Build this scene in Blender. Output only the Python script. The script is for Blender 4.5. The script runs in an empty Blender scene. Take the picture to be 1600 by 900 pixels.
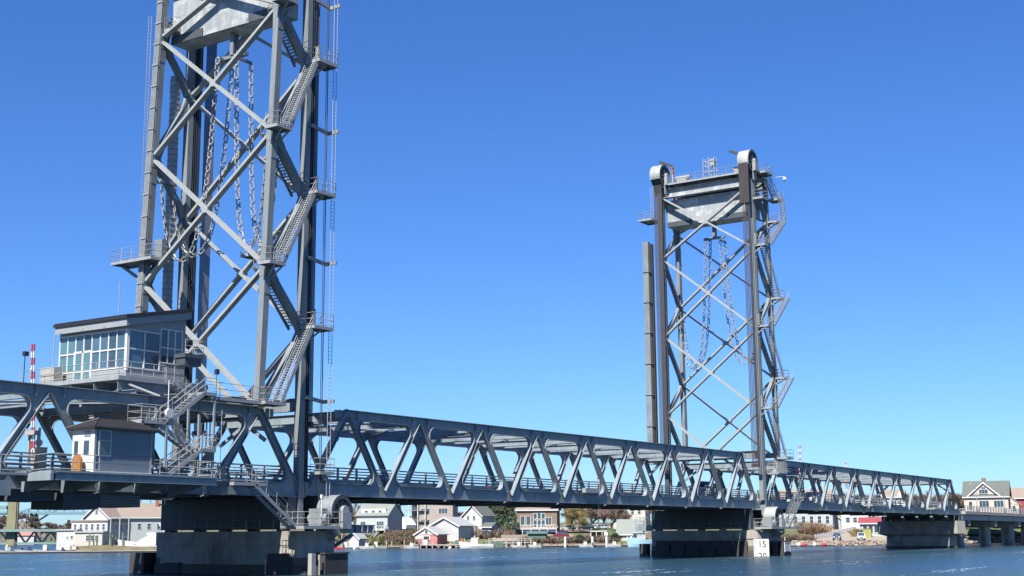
import bpy, math, random
from mathutils import Vector, Matrix, noise
R = math.radians
random.seed(7)
C = bpy.context.scene.collection

# ------------------------------------------------------------------ camera
CAM = Vector((-86.512, -79.225, 3.04))
YAW, PITCH, ROLL, FPX = 0.97776, 0.17878, -0.00693, 2136.87
_fw = Vector((math.sin(YAW)*math.cos(PITCH), math.cos(YAW)*math.cos(PITCH), math.sin(PITCH)))
_rt = Vector((math.cos(YAW), -math.sin(YAW), 0)); _up = _rt.cross(_fw)
_r2 = _rt*math.cos(ROLL)+_up*math.sin(ROLL); _u2 = -_rt*math.sin(ROLL)+_up*math.cos(ROLL)
cd = bpy.data.cameras.new('camera'); cam = bpy.data.objects.new('camera', cd); C.objects.link(cam)
m = Matrix((_r2, _u2, -_fw)).transposed().to_4x4(); m.translation = CAM
cam.matrix_world = m
cd.sensor_width = 36; cd.lens = FPX/1600*36; cd.clip_start = .5; cd.clip_end = 12000
sc = bpy.context.scene; sc.camera = cam

# ------------------------------------------------------------------ sky, sun, exposure
SUN_EL, SUN_AZ = R(50), R(-101)          # azimuth clockwise from +Y
w = bpy.data.worlds.new('World'); sc.world = w; w.use_nodes = True
nt = w.node_tree; bg = nt.nodes['Background']
sky = nt.nodes.new('ShaderNodeTexSky'); sky.sky_type = 'NISHITA'; sky.sun_disc = False
sky.sun_elevation = SUN_EL; sky.sun_rotation = SUN_AZ
sky.altitude = 0; sky.air_density = 1.0; sky.dust_density = .1; sky.ozone_density = 3.0
hs = nt.nodes.new('ShaderNodeHueSaturation'); hs.inputs['Saturation'].default_value = 1.12; hs.inputs['Value'].default_value = 1.0
nt.links.new(sky.outputs[0], hs.inputs['Color']); tint = nt.nodes.new('ShaderNodeMix'); tint.data_type = 'RGBA'; tint.blend_type = 'MULTIPLY'; tint.inputs[0].default_value = 1; tint.inputs[7].default_value = (.545, .835, 1.33, 1)
nt.links.new(hs.outputs[0], tint.inputs[6]); nt.links.new(tint.outputs[2], bg.inputs[0])
bg.inputs[1].default_value = .052
sd = bpy.data.lights.new('sun', 'SUN'); sd.energy = 5.0; sd.angle = R(.53); sd.color = (1, .95, .87)
sun = bpy.data.objects.new('sun', sd); C.objects.link(sun)
to_sun = Vector((math.sin(SUN_AZ)*math.cos(SUN_EL), math.cos(SUN_AZ)*math.cos(SUN_EL), math.sin(SUN_EL)))
sun.rotation_euler = to_sun.to_track_quat('Z', 'Y').to_euler()
sc.view_settings.view_transform = 'Standard'; sc.view_settings.look = 'None'
sc.view_settings.exposure = 1.2; sc.view_settings.gamma = 1

# ------------------------------------------------------------------ materials
MATS = {}
def mat(name, col, rough=.6, metal=0, var=.12, scale=.8, streak=0, bump=0, bscale=20, spec=.5, col2=None, c2scale=.3, c2lo=.45, c2hi=.6, rust=0):
    if name in MATS: return MATS[name]
    m = bpy.data.materials.new(name); m.use_nodes = True; t = m.node_tree
    b = t.nodes['Principled BSDF']; b.inputs['Roughness'].default_value = rough; b.inputs['Metallic'].default_value = metal
    b.inputs['Specular IOR Level'].default_value = spec
    tc = t.nodes.new('ShaderNodeTexCoord'); mp = t.nodes.new('ShaderNodeMapping')
    geo = t.nodes.new('ShaderNodeNewGeometry')
    t.links.new(geo.outputs['Position'], mp.inputs[0])
    if streak: mp.inputs['Scale'].default_value = (1, 1, .12)
    n = t.nodes.new('ShaderNodeTexNoise'); n.inputs['Scale'].default_value = scale*(3 if streak else 1); n.inputs['Detail'].default_value = 6; n.inputs['Roughness'].default_value = .65
    t.links.new(mp.outputs[0], n.inputs['Vector'])
    mr = t.nodes.new('ShaderNodeMapRange'); mr.inputs[1].default_value = .25; mr.inputs[2].default_value = .75
    mr.inputs[3].default_value = 1-var; mr.inputs[4].default_value = 1+var
    t.links.new(n.outputs[0], mr.inputs[0])
    mx = t.nodes.new('ShaderNodeMix'); mx.data_type = 'RGBA'; mx.blend_type = 'MULTIPLY'; mx.inputs[0].default_value = 1
    mx.inputs[6].default_value = (*col, 1)
    if col2:
        n2 = t.nodes.new('ShaderNodeTexNoise'); n2.inputs['Scale'].default_value = c2scale; n2.inputs['Detail'].default_value = 5
        t.links.new(geo.outputs['Position'], n2.inputs['Vector'])
        r2 = t.nodes.new('ShaderNodeMapRange'); r2.inputs[1].default_value = c2lo; r2.inputs[2].default_value = c2hi
        t.links.new(n2.outputs[0], r2.inputs[0])
        m2 = t.nodes.new('ShaderNodeMix'); m2.data_type = 'RGBA'; m2.inputs[6].default_value = (*col, 1); m2.inputs[7].default_value = (*col2, 1)
        t.links.new(r2.outputs[0], m2.inputs[0]); t.links.new(m2.outputs[2], mx.inputs[6])
    t.links.new(mr.outputs[0], mx.inputs[7]); t.links.new(mx.outputs[2], b.inputs['Base Color'])
    if rust:
        mp3 = t.nodes.new('ShaderNodeMapping'); mp3.inputs['Scale'].default_value = (1.6, 1.6, .35); t.links.new(geo.outputs['Position'], mp3.inputs[0])
        n3 = t.nodes.new('ShaderNodeTexNoise'); n3.inputs['Scale'].default_value = 1.3; n3.inputs['Detail'].default_value = 8; n3.inputs['Roughness'].default_value = .75; t.links.new(mp3.outputs[0], n3.inputs['Vector'])
        r3 = t.nodes.new('ShaderNodeMapRange'); r3.inputs[1].default_value = .58; r3.inputs[2].default_value = .72; r3.inputs[4].default_value = rust; t.links.new(n3.outputs[0], r3.inputs[0])
        m3 = t.nodes.new('ShaderNodeMix'); m3.data_type = 'RGBA'; m3.inputs[7].default_value = (.10, .07, .052, 1); t.links.new(mx.outputs[2], m3.inputs[6]); t.links.new(r3.outputs[0], m3.inputs[0]); t.links.new(m3.outputs[2], b.inputs['Base Color'])
    if bump:
        nb = t.nodes.new('ShaderNodeTexNoise'); nb.inputs['Scale'].default_value = bscale; nb.inputs['Detail'].default_value = 4
        t.links.new(geo.outputs['Position'], nb.inputs['Vector'])
        bp = t.nodes.new('ShaderNodeBump'); bp.inputs['Strength'].default_value = bump; bp.inputs['Distance'].default_value = .05
        t.links.new(nb.outputs[0], bp.inputs['Height']); t.links.new(bp.outputs[0], b.inputs['Normal'])
    MATS[name] = m; return m

STEEL = mat('painted_steel', (.18, .215, .235), .45, 0, .2, .5, streak=1, spec=.4, rust=.3, col2=(.13, .165, .185), c2scale=.22, c2lo=.5, c2hi=.75)
STEELT = mat('tower_steel', (.165, .186, .194), .5, 0, .22, .5, streak=1, spec=.35, rust=.45, col2=(.13, .15, .16), c2scale=.3, c2lo=.5, c2hi=.7)
BRACE = mat('brace_steel', (.25, .265, .26), .5, 0, .12, .7, streak=1)
GALV = mat('galvanised_steel', (.25, .262, .265), .5, .1, .18, 2.0)
CWM = mat('weathered_zinc_plate', (.25, .268, .27), .5, .05, .2, .9, streak=1, col2=(.36, .375, .375), c2scale=.9, c2lo=.5, c2hi=.62)
DARKST = mat('shop_dark_steel', (.045, .055, .065), .6, 0, .2, .8)
ROPE = mat('greased_wire_rope', (.052, .044, .046), .5, .3, .2, 3)
GUIDE = mat('greasy_guide_rail', (.042, .034, .032), .5, .2, .3, 1.5, streak=1)
CHAINM = mat('chain_steel', (.24, .25, .25), .5, .3, .2, 4)
CONC = mat('concrete', (.29, .268, .235), .85, 0, .25, .6, streak=1, bump=.3, bscale=8, col2=(.18, .165, .14), c2scale=.35, c2lo=.48, c2hi=.68)
CONCW = mat('tidal_concrete', (.06, .055, .045), .8, 0, .3, 1.2, bump=.5, bscale=6)
CONCL = mat('pale_concrete', (.27, .26, .24), .85, 0, .12, .8, bump=.2)
WOODK = mat('creosoted_timber', (.035, .033, .032), .7, 0, .35, 1.2, streak=1)
ASPH = mat('asphalt', (.055, .055, .058), .9, 0, .15, 2)
GLASS = mat('dark_glass', (.035, .06, .075), .07, 0, .05, 1, spec=.8)
GLASST = mat('teal_glass', (.07, .15, .17), .06, 0, .1, .5, spec=.9)
GLASSM = mat('blue_glass', (.05, .10, .13), .07, 0, .3, .8, spec=.9)
WHITE = mat('white_paint', (.5, .5, .485), .55, 0, .06, 1.5)
RED = mat('red_paint', (.38, .035, .04), .5, 0, .1, 2)
ORANGE = mat('orange_paint', (.25, .105, .022), .55, 0, .12, 2)
BLACK = mat('black_rubber', (.02, .02, .022), .6)
ROOFBR = mat('brown_metal_roof', (.016, .014, .015), .55, 0, .15, 1)
SIDINGB = mat('blue_grey_siding', (.135, .165, .195), .6, 0, .06, 1)
PANELG = mat('grey_wall_panel', (.22, .24, .25), .55, 0, .06, .6)

# ------------------------------------------------------------------ mesh builder
SPLIT = {'post','motor','corner_trim','roof_ridge','pillar','fender_rail','splice_plate','conduit_strap','trunk_hoop','fender_pile','board_post','platform_bracket','bearing','rope_guide','guard_bar','sheave_pedestal','under_strut','hanger','davit_post','riser_cable'}
class M:
    def __init__(s): s.v = []; s.f = []; s.c = []
    def add(s, vs, fs):
        s.c.append((len(s.v), len(s.f))); o = len(s.v); s.v += [tuple(p) for p in vs]; s.f += [tuple(i+o for i in f) for f in fs]; return s
    def box(s, x0, x1, y0, y1, z0, z1):
        return s.add([(x0,y0,z0),(x1,y0,z0),(x1,y1,z0),(x0,y1,z0),(x0,y0,z1),(x1,y0,z1),(x1,y1,z1),(x0,y1,z1)],
                     [(0,3,2,1),(4,5,6,7),(0,1,5,4),(1,2,6,5),(2,3,7,6),(3,0,4,7)])
    def beam(s, a, b, w, h, up=(0,0,1), w2=None, h2=None):
        a = Vector(a); b = Vector(b); d = (b-a).normalized(); up = Vector(up)
        if abs(d.dot(up)) > .999: up = Vector((0,1,0))
        sd = d.cross(up).normalized(); u = sd.cross(d).normalized()
        w2 = w if w2 is None else w2; h2 = h if h2 is None else h2
        vs = []
        for p, ww, hh in ((a,w,h),(b,w2,h2)):
            for i, j in ((-1,-1),(1,-1),(1,1),(-1,1)): vs.append(p+sd*(i*ww/2)+u*(j*hh/2))
        return s.add(vs, [(0,1,2,3),(7,6,5,4),(0,4,5,1),(1,5,6,2),(2,6,7,3),(3,7,4,0)])
    def ibeam(s, a, b, w, h, up=(0,0,1), t=.05):
        a = Vector(a); b = Vector(b); d = (b-a).normalized(); up = Vector(up)
        if abs(d.dot(up)) > .999: up = Vector((0,1,0))
        sd = d.cross(up).normalized(); u = sd.cross(d).normalized()
        s.beam(a+u*(h/2-t/2), b+u*(h/2-t/2), w, t, up); s.beam(a-u*(h/2-t/2), b-u*(h/2-t/2), w, t, up)
        return s.beam(a, b, t, h-2*t-.004, up)
    def tube(s, a, b, r, n=6, r2=None, cap=True):
        a = Vector(a); b = Vector(b); d = (b-a).normalized(); up = Vector((0,0,1)) if abs(d.z) < .95 else Vector((1,0,0))
        sd = d.cross(up).normalized(); u = sd.cross(d); r2 = r if r2 is None else r2
        vs = []
        for p, rr in ((a,r),(b,r2)):
            for i in range(n):
                t = 2*math.pi*i/n; vs.append(p+sd*math.cos(t)*rr+u*math.sin(t)*rr)
        fs = [(i,(i+1)%n,n+(i+1)%n,n+i) for i in range(n)]
        if cap: fs += [tuple(range(n-1,-1,-1)), tuple(range(n,2*n))]
        return s.add(vs, fs)
    def path(s, pts, r, n=5):
        for a, b in zip(pts, pts[1:]): s.tube(a, b, r, n)
        return s
    def prism(s, poly, axis, c0, c1):
        # poly of 2D points; axis 'x': (y,z), 'y': (x,z), 'z': (x,y)
        def P(p, c):
            return {'x': (c,p[0],p[1]), 'y': (p[0],c,p[1]), 'z': (p[0],p[1],c)}[axis]
        n = len(poly); vs = [P(p,c0) for p in poly]+[P(p,c1) for p in poly]
        return s.add(vs, [tuple(range(n-1,-1,-1)), tuple(range(n,2*n))]+[(i,(i+1)%n,n+(i+1)%n,n+i) for i in range(n)])
    def strip(s, A, B):
        n = len(A); return s.add(list(A)+list(B), [(i,i+1,n+i+1,n+i) for i in range(n-1)])
    def ball(s, c, r, nu=10, nv=6, sz=1):
        c = Vector(c); vs = []
        for j in range(nv+1):
            ph = math.pi*j/nv
            for i in range(nu):
                th = 2*math.pi*i/nu; vs.append(c+Vector((math.sin(ph)*math.cos(th)*r, math.sin(ph)*math.sin(th)*r, math.cos(ph)*r*sz)))
        return s.add(vs, [(j*nu+i, j*nu+(i+1)%nu, (j+1)*nu+(i+1)%nu, (j+1)*nu+i) for j in range(nv) for i in range(nu)])
    def mesh(s, name, mt, off=None, smooth=False):
        me = bpy.data.meshes.new(name)
        v = s.v if off is None else [(a-off[0], b-off[1], c-off[2]) for a, b, c in s.v]
        me.from_pydata(v, [], s.f); me.materials.append(mt)
        if smooth:
            for p in me.polygons: p.use_smooth = True
        me.update(); return me

ORG = {}
def thing(name, label, cat, loc=(0,0,0), rz=0, group=None):
    o = bpy.data.objects.new(name, None); C.objects.link(o); o.location = loc; o.rotation_euler = (0,0,rz)
    o['label'] = label; o['category'] = cat
    if group: o['group'] = group
    o.empty_display_size = .2
    ORG[o.name] = tuple(loc) if rz == 0 else None
    return o
def part(root, name, mb, mt, label=None, smooth=False, local=False, kind=None):
    if name in SPLIT and kind is None and 1 < len(mb.c) <= 60:
        cs = mb.c+[(len(mb.v), len(mb.f))]
        for (v0, f0), (v1, f1) in zip(cs, cs[1:]):
            q = M(); q.v = mb.v[v0:v1]; q.f = [tuple(i-v0 for i in f) for f in mb.f[f0:f1]]; q.c = [(0,0)]
            o = part(root, name, q, mt, label, smooth, local)
        return o
    off = None if local else ORG.get(root.name)
    me = mb.mesh(name, mt, off, smooth); o = bpy.data.objects.new(name, me); C.objects.link(o); o.parent = root
    ORG[o.name] = off
    if label: o['label'] = label
    if kind: o['kind'] = kind
    return o
def rep(root, name, me, loc, rot=None, scale=None):      # shared mesh, location in the root's space (world minus root)
    o = bpy.data.objects.new(name, me); C.objects.link(o); o.parent = root
    off = ORG.get(root.name) or (0,0,0)
    o.location = (loc[0]-off[0], loc[1]-off[1], loc[2]-off[2])
    if rot: o.rotation_euler = rot
    if scale: o.scale = scale
    return o
def single(name, mb, mt, label, cat, group=None, kind=None, smooth=False, loc=(0,0,0)):
    me = mb.mesh(name, mt, loc, smooth); o = bpy.data.objects.new(name, me); C.objects.link(o); o.location = loc
    if kind: o['kind'] = kind
    if label: o['label'] = label
    if cat: o['category'] = cat
    if group: o['group'] = group
    return o
def kids(o): return [c for c in C.objects if c.parent == o]
def dup(o, loc, rz=None, label=None, scale=None, parent=None):
    c = o.copy(); C.objects.link(c)
    if parent is not None: c.parent = parent
    else:
        c.location = loc
        if rz is not None: c.rotation_euler = (0,0,rz)
        if scale is not None: c.scale = (scale,)*3
        if label: c['label'] = label
    for k in KID.get(o.name, ()): dup(k, None, parent=c)
    return c
KID = {}
def reg(o):
    KID[o.name] = [c for c in C.objects if c.parent == o]
    for k in KID[o.name]: reg(k)

# bearing helpers: where a far thing stands, from its bearing and its distance
def hy(px): return 841.71-.00692*px
def gp(px, d):
    v = _fw+_r2*((px-800)/FPX)+_u2*((450-hy(px))/FPX); p = CAM+v*d; return Vector((p.x, p.y, 0))
def zof(px, py, d): return CAM.z+(hy(px)-py)*d/FPX
def head(px):
    v = gp(px, 100)-Vector((CAM.x, CAM.y, 0)); return math.atan2(v.x, v.y)

# ------------------------------------------------------------------ water
def make_water():
    mb = M(); n = 80
    xs = [-900+ i*60 for i in range(81)]; ys = [-900+i*60 for i in range(81)]
    mb.add([(x,y,0) for y in ys for x in xs], [(j*81+i, j*81+i+1, (j+1)*81+i+1, (j+1)*81+i) for j in range(80) for i in range(80)])
    m = bpy.data.materials.new('river_water'); m.use_nodes = True; t = m.node_tree; N = t.nodes; Lk = t.links
    b = N['Principled BSDF']; b.inputs['Roughness'].default_value = .08; b.inputs['Specular IOR Level'].default_value = .42; b.inputs['IOR'].default_value = 1.33
    geo = N.new('ShaderNodeNewGeometry')
    def nz(scale, detail=3, sc=(1,1,1), rot=0, rough=.5):
        mp = N.new('ShaderNodeMapping'); mp.inputs['Scale'].default_value = sc; mp.inputs['Rotation'].default_value = (0,0,rot)
        Lk.new(geo.outputs['Position'], mp.inputs[0])
        x = N.new('ShaderNodeTexNoise'); x.inputs['Scale'].default_value = scale; x.inputs['Detail'].default_value = detail; x.inputs['Roughness'].default_value = rough
        Lk.new(mp.outputs[0], x.inputs['Vector']); return x
    a = nz(.45, 4, (1, 2.2, 1), R(35)); c = nz(2.2, 4, (1, 1.6, 1), R(20)); big = nz(.022, 3, (1, 2.6, 1), R(-34))
    add = N.new('ShaderNodeMath'); add.operation = 'MULTIPLY_ADD'; add.inputs[1].default_value = .3
    e = nz(.11, 4, (.5, 2.0, 1), R(-34)); add2 = N.new('ShaderNodeMath'); add2.operation = 'MULTIPLY_ADD'; add2.inputs[1].default_value = 1.6
    Lk.new(e.outputs[0], add2.inputs[0]); Lk.new(a.outputs[0], add2.inputs[2])
    Lk.new(c.outputs[0], add.inputs[0]); Lk.new(add2.outputs[0], add.inputs[2])
    bp = N.new('ShaderNodeBump'); bp.inputs['Distance'].default_value = 3.2
    mrs = N.new('ShaderNodeMapRange'); mrs.inputs[1].default_value = .38; mrs.inputs[2].default_value = .62; mrs.inputs[3].default_value = .55; mrs.inputs[4].default_value = 1.0
    Lk.new(big.outputs[0], mrs.inputs[0]); Lk.new(mrs.outputs[0], bp.inputs['Strength'])
    Lk.new(add.outputs[0], bp.inputs['Height']); Lk.new(bp.outputs[0], b.inputs['Normal'])
    cr = N.new('ShaderNodeMix'); cr.data_type = 'RGBA'; cr.inputs[6].default_value = (.012, .042, .072, 1); cr.inputs[7].default_value = (.024, .058, .07, 1)
    r0 = N.new('ShaderNodeMapRange'); r0.inputs[1].default_value = .42; r0.inputs[2].default_value = .6; Lk.new(big.outputs[0], r0.inputs[0]); Lk.new(r0.outputs[0], cr.inputs[0])
    # foam: short broken lines where the current trips
    f1 = nz(.09, 3, (.35, 3.2, 1), R(-34)); f2 = nz(1.3, 5, (.6, 2.0, 1), R(-34), .7)
    ff = N.new('ShaderNodeMath'); ff.operation = 'MULTIPLY'; Lk.new(f1.outputs[0], ff.inputs[0]); Lk.new(f2.outputs[0], ff.inputs[1])
    fr = N.new('ShaderNodeMapRange'); fr.inputs[1].default_value = .372; fr.inputs[2].default_value = .40; fr.inputs[4].default_value = .85; Lk.new(ff.outputs[0], fr.inputs[0])
    c2 = N.new('ShaderNodeMix'); c2.data_type = 'RGBA'; c2.inputs[7].default_value = (.75, .78, .8, 1); Lk.new(cr.outputs[2], c2.inputs[6]); Lk.new(fr.outputs[0], c2.inputs[0])
    Lk.new(c2.outputs[2], b.inputs['Base Color'])
    rr = N.new('ShaderNodeMapRange'); rr.inputs[3].default_value = .2; rr.inputs[4].default_value = .6; Lk.new(fr.outputs[0], rr.inputs[0]); Lk.new(rr.outputs[0], b.inputs['Roughness'])
    single('water', mb, m, None, None, kind='structure')
make_water()

# ------------------------------------------------------------------ truss sides
W = 14.8
def round_poly(P, rad, seg=5):
    out = []; n = len(P)
    for i in range(n):
        p = Vector(P[i]); a = (Vector(P[i-1])-p).normalized(); b = (Vector(P[(i+1)%n])-p).normalized()
        ang = a.angle(b); r = rad[i]; t = r/math.tan(ang/2); c = p+(a+b).normalized()*(r/math.sin(ang/2))
        s = p+a*t; e = p+b*t; arc = []
        a0 = math.atan2(s.y-c.y, s.x-c.x); a1 = math.atan2(e.y-c.y, e.x-c.x); da = a1-a0
        while da > math.pi: da -= 2*math.pi
        while da < -math.pi: da += 2*math.pi
        for k in range(2*seg+1): arc.append(Vector((c.x+r*math.cos(a0+da*k/(2*seg)), c.y+r*math.sin(a0+da*k/(2*seg)))))
        out.append(arc)
    return out
def inset(A, B, Cc, d):
    # triangle with inward offsets d[0] on AB, d[1] on BC, d[2] on CA -> inset corners
    P = [Vector(A), Vector(B), Vector(Cc)]; cen = (P[0]+P[1]+P[2])/3; Ls = []
    for i in range(3):
        a = P[i]; b = P[(i+1)%3]; t = (b-a).normalized(); n = Vector((-t.y, t.x))
        if n.dot(cen-a) < 0: n = -n
        Ls.append((a+n*d[i], t))
    def X(l, m):
        (p, t), (q, u) = l, m; k = ((q-p).x*u.y-(q-p).y*u.x)/(t.x*u.y-t.y*u.x); return p+t*k
    return [X(Ls[2], Ls[0]), X(Ls[0], Ls[1]), X(Ls[1], Ls[2])]
def proj_on(p, a, b):
    t = b-a; k = max(0, min(1, (p-a).dot(t)/t.dot(t))); return a+t*k

def truss_side(root, y, X0, Lp, n, zb, zt, ct=.78, cb=1.05, dw=.245, fw=.5, heavy=(), flip=1):
    """Welded Warren truss without verticals: bottom nodes X0+k*Lp (k=0..n), top nodes midway between them."""
    top = M(); bot = M(); dia = {}
    bn = [Vector((X0+k*Lp, zb(X0+k*Lp))) for k in range(n+1)]
    tn = [Vector((X0+(k+.5)*Lp, zt(X0+(k+.5)*Lp))) for k in range(n)]
    def D(k): return dia.setdefault(k, M())
    def sheet(mb, H, O):
        for s in (-1, 1): mb.strip([(p.x, y+s*.035, p.y) for p in H], [(q.x, y+s*.035, q.y) for q in O])
    def ribbon(mb, H, O, wd):
        n_ = len(H); a = []; b = []
        for i, p in enumerate(H):
            t = (H[min(i+1, n_-1)]-H[max(i-1, 0)]).normalized(); nn = Vector((-t.y, t.x))
            if nn.dot(O[i]-p) < 0: nn = -nn
            q = p+nn*.045; a.append((p, q))
        for s in (-1, 1):
            mb.strip([(p.x, y+s*wd/2, p.y) for p, q in a], [(q.x, y+s*wd/2, q.y) for p, q in a])
        mb.strip([(p.x, y-wd/2, p.y) for p, q in a], [(p.x, y+wd/2, p.y) for p, q in a])
        mb.strip([(q.x, y-wd/2, q.y) for p, q in a], [(q.x, y+wd/2, q.y) for p, q in a])
    def hole(A, B, Cc, base, mbase, mbc, mca, wb, wc):
        # A,B base corners (outer), C apex
        I = inset(A, B, Cc, (base, wb, wc)); arcs = round_poly(I, (.72, .72, .14))
        mids = len(arcs[0])//2
        for (i, j, P, Q, mb, wd) in ((0,1,A,B,mbase,fw), (1,2,B,Cc,mbc,fw-.06), (2,0,Cc,A,mca,fw-.06)):
            H = arcs[i][mids:]+arcs[j][:mids+1]; O = [proj_on(h, P, Q) for h in H]; O[0] = P.copy(); O[-1] = Q.copy()
            sheet(mb, H, O); ribbon(mb, H, O, wd)
    for k in range(n):
        w1 = dw*1.25 if (k, 0) in heavy else dw; w2 = dw*1.25 if (k, 1) in heavy else dw
        hole(bn[k], bn[k+1], tn[k], cb, bot, D((k,1)), D((k,0)), w2, w1)
    for k in range(n-1):
        w1 = dw*1.25 if (k, 1) in heavy else dw; w2 = dw*1.25 if (k+1, 0) in heavy else dw
        hole(tn[k+1], tn[k], bn[k+1], ct, top, D((k,1)), D((k+1,0)), w1, w2)
    for (k, sgn) in ((0, -1), (n-1, 1)):
        a, b = (bn[0], tn[0]) if sgn < 0 else (bn[n], tn[n-1])
        t = (b-a).normalized(); nn = Vector((-t.y, t.x)); nn = nn if nn.x*sgn > 0 else -nn
        o1 = a+nn*dw+t*.2; o2 = b+nn*dw
        H = [o1, o2]; O = [a, b]; mb = D((k, 0 if sgn < 0 else 1)); sheet(mb, H, O); ribbon(mb, H, O, fw-.06)
    e = .35
    def cap(mb, p, q, dz, wd=fw):
        mb.beam((p.x-e, y, p.y+dz), (q.x+e, y, q.y+dz), wd, .05, (0,0,1))
    for a, b in zip(tn, tn[1:]): top.beam((a.x-.004, y, a.y+.03), (b.x+.004, y, b.y+.03), fw+.08, .06)
    for s_, p, q in ((-1, tn[0], tn[1]), (1, tn[-1], tn[-2])):
        top.beam((p.x, y, p.y+.028), (p.x+s_*.45, y, p.y+.028), fw+.08, .055)
    for a, b in zip(bn, bn[1:]): bot.beam((a.x-.004, y, a.y-.03), (b.x+.004, y, b.y-.03), fw+.1, .06)
    for s_, p in ((-1, bn[0]), (1, bn[-1])):
        bot.box(min(p.x, p.x+s_*.5), max(p.x, p.x+s_*.5), y-.2, y+.2, p.y-.05, p.y+cb)
    # stiffeners on the chord webs, carrying the line of each descending diagonal down through the chord
    for k in range(1, n+1):
        p = bn[k]; d = (tn[k-1]-bn[k]).normalized()
        for s in (-1, 1):
            a = p+Vector((-.1, .03)); b = a+d*(cb*1.05)
            bot.beam((a.x, y+s*.14, a.y), (b.x, y+s*.14, b.y), .2, .05, (1,0,0))
    for k in range(n):
        p = tn[k]
        for dx in (-1.3, 1.3):
            for s in (-1, 1): top.box(p.x+dx-.42, p.x+dx+.42, *sorted((y+s*.036, y+s*.055)), p.y-ct+.06, p.y-.03)
        for dx in (-1.15, 1.15): top.box(p.x+dx-.02, p.x+dx+.02, y-.2, y+.2, p.y-ct+.05, p.y-.004)
    for k in range(n):
        p = (bn[k]+bn[k+1])/2
        for s in (-1, 1): bot.box(p.x-.5, p.x+.5, *sorted((y+s*.036, y+s*.056)), p.y+.04, p.y+cb-.06)
    part(root, 'top_chord', top, STEEL); part(root, 'bottom_chord', bot, STEEL)
    for k in sorted(dia): part(root, 'diagonal', dia[k], STEEL)
    return bn, tn

def span(root, X0, Lp, n, zb, zt, heavy=(), zd=7.35, portal=(True, True), rails=True):
    for y in (0, W): bn, tn = truss_side(root, y, X0, Lp, n, zb, zt, heavy=heavy)
    for k, p in enumerate(tn):                                # struts across the top
        mb = M().ibeam((p.x, .26, p.y-.38), (p.x, W-.26, p.y-.38), .34, .6, t=.045)
        part(root, 'top_strut', mb, STEEL)
        if k < len(tn)-1:
            q = tn[k+1]; mx = (p.x+q.x)/2; mz = (p.y+q.y)/2-.36
            part(root, 'top_strut', M().ibeam((mx, .26, mz), (mx, W-.26, mz), .2, .3, t=.03), STEEL)
            part(root, 'lateral_brace', M().ibeam((p.x+.2, .3, p.y-.3), (mx-.15, W/2, mz+.05), .22, .26, t=.03).ibeam((mx+.15, W/2, mz+.05), (q.x-.2, .3, q.y-.3), .22, .26, t=.03), STEEL)
            part(root, 'lateral_brace', M().ibeam((p.x+.2, W-.3, p.y-.3), (mx-.15, W/2+.2, mz+.05), .22, .26, t=.03).ibeam((mx+.15, W/2+.2, mz+.05), (q.x-.2, W-.3, q.y-.3), .22, .26, t=.03), STEEL)
    ends = [(tn[0], -1)]*portal[0]+[(tn[-1], 1)]*portal[1]
    for p, s in ends:                                         # portal frames
        mb = M().ibeam((p.x+s*.3, .26, p.y-.45), (p.x+s*.3, W-.26, p.y-.45), .4, .85, t=.05)
        part(root, 'portal_beam', mb, STEEL)
        for y0, y1 in ((.2, 2.6), (W-.2, W-2.6)):
            part(root, 'knee_brace', M().beam((p.x+s*1.1, y0, p.y-2.6), (p.x+s*.35, y1, p.y-.75), .26, .3), STEEL)
    xa, xb = bn[0].x, bn[-1].x
    for k in range(n+1):                                      # floor beams
        x = xa+k*Lp; z = zb(x)
        part(root, 'floor_beam', M().ibeam((x, .3, z+.3), (x, W-.3, z+.3), .5, 1.0, t=.06), STEEL)
        if k < n: part(root, 'floor_beam', M().ibeam((x+Lp/2, .3, z+.42), (x+Lp/2, W-.3, z+.42), .35, .75, t=.05), STEEL)
    for i in range(7):
        y = 1.6+i*(W-3.2)/6
        part(root, 'stringer', M().ibeam((xa, y, zb(xa)+.95-.2), (xb, y, zb(xb)+.95-.2), .25, .4, t=.03), DARKST)
    def zz(x, h): return zb(x)+h
    def slab(y0, y1, h0, h1, name, mt):
        mb = M(); mb.add([(xa,y0,zz(xa,h0)),(xb,y0,zz(xb,h0)),(xb,y1,zz(xb,h0)),(xa,y1,zz(xa,h0)),(xa,y0,zz(xa,h1)),(xb,y0,zz(xb,h1)),(xb,y1,zz(xb,h1)),(xa,y1,zz(xa,h1))],
              [(0,3,2,1),(4,5,6,7),(0,1,5,4),(1,2,6,5),(2,3,7,6),(3,0,4,7)]); part(root, name, mb, mt)
    slab(.55, W-.55, .97, 1.12, 'deck_slab', CONCL)
    slab(2.6, W-2.6, 1.125, 1.15, 'road_surface', ASPH)
    slab(1.0, 1.35, 1.12, 1.4, 'kerb', CONCL); slab(W-1.35, W-1.0, 1.12, 1.4, 'kerb', CONCL)
    slab(.62, .72, .9, 1.36, 'fascia', STEEL); slab(W-.72, W-.62, .9, 1.36, 'fascia', STEEL)
    # four-bar steel parapets with posts
    me = M().box(-.07,.07,-.08,.08,0,1.12).mesh('rail_post', STEEL)
    for y in (1.17, W-1.17):
        for h, hh in ((.28, .16), (.55, .1), (.8, .1), (1.06, .12)):
            part(root, 'rail', M().beam((xa, y-.02, zz(xa, 1.4+h)), (xb, y-.02, zz(xb, 1.4+h)), .09, hh), STEEL)
        k = int((xb-xa)/2.54)
        for i in range(k+1):
            x = xa+.3+i*(xb-xa-.6)/k; rep(root, 'rail_post', me, (x, y+.12, zz(x, 1.4)))
    return bn, tn

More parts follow.
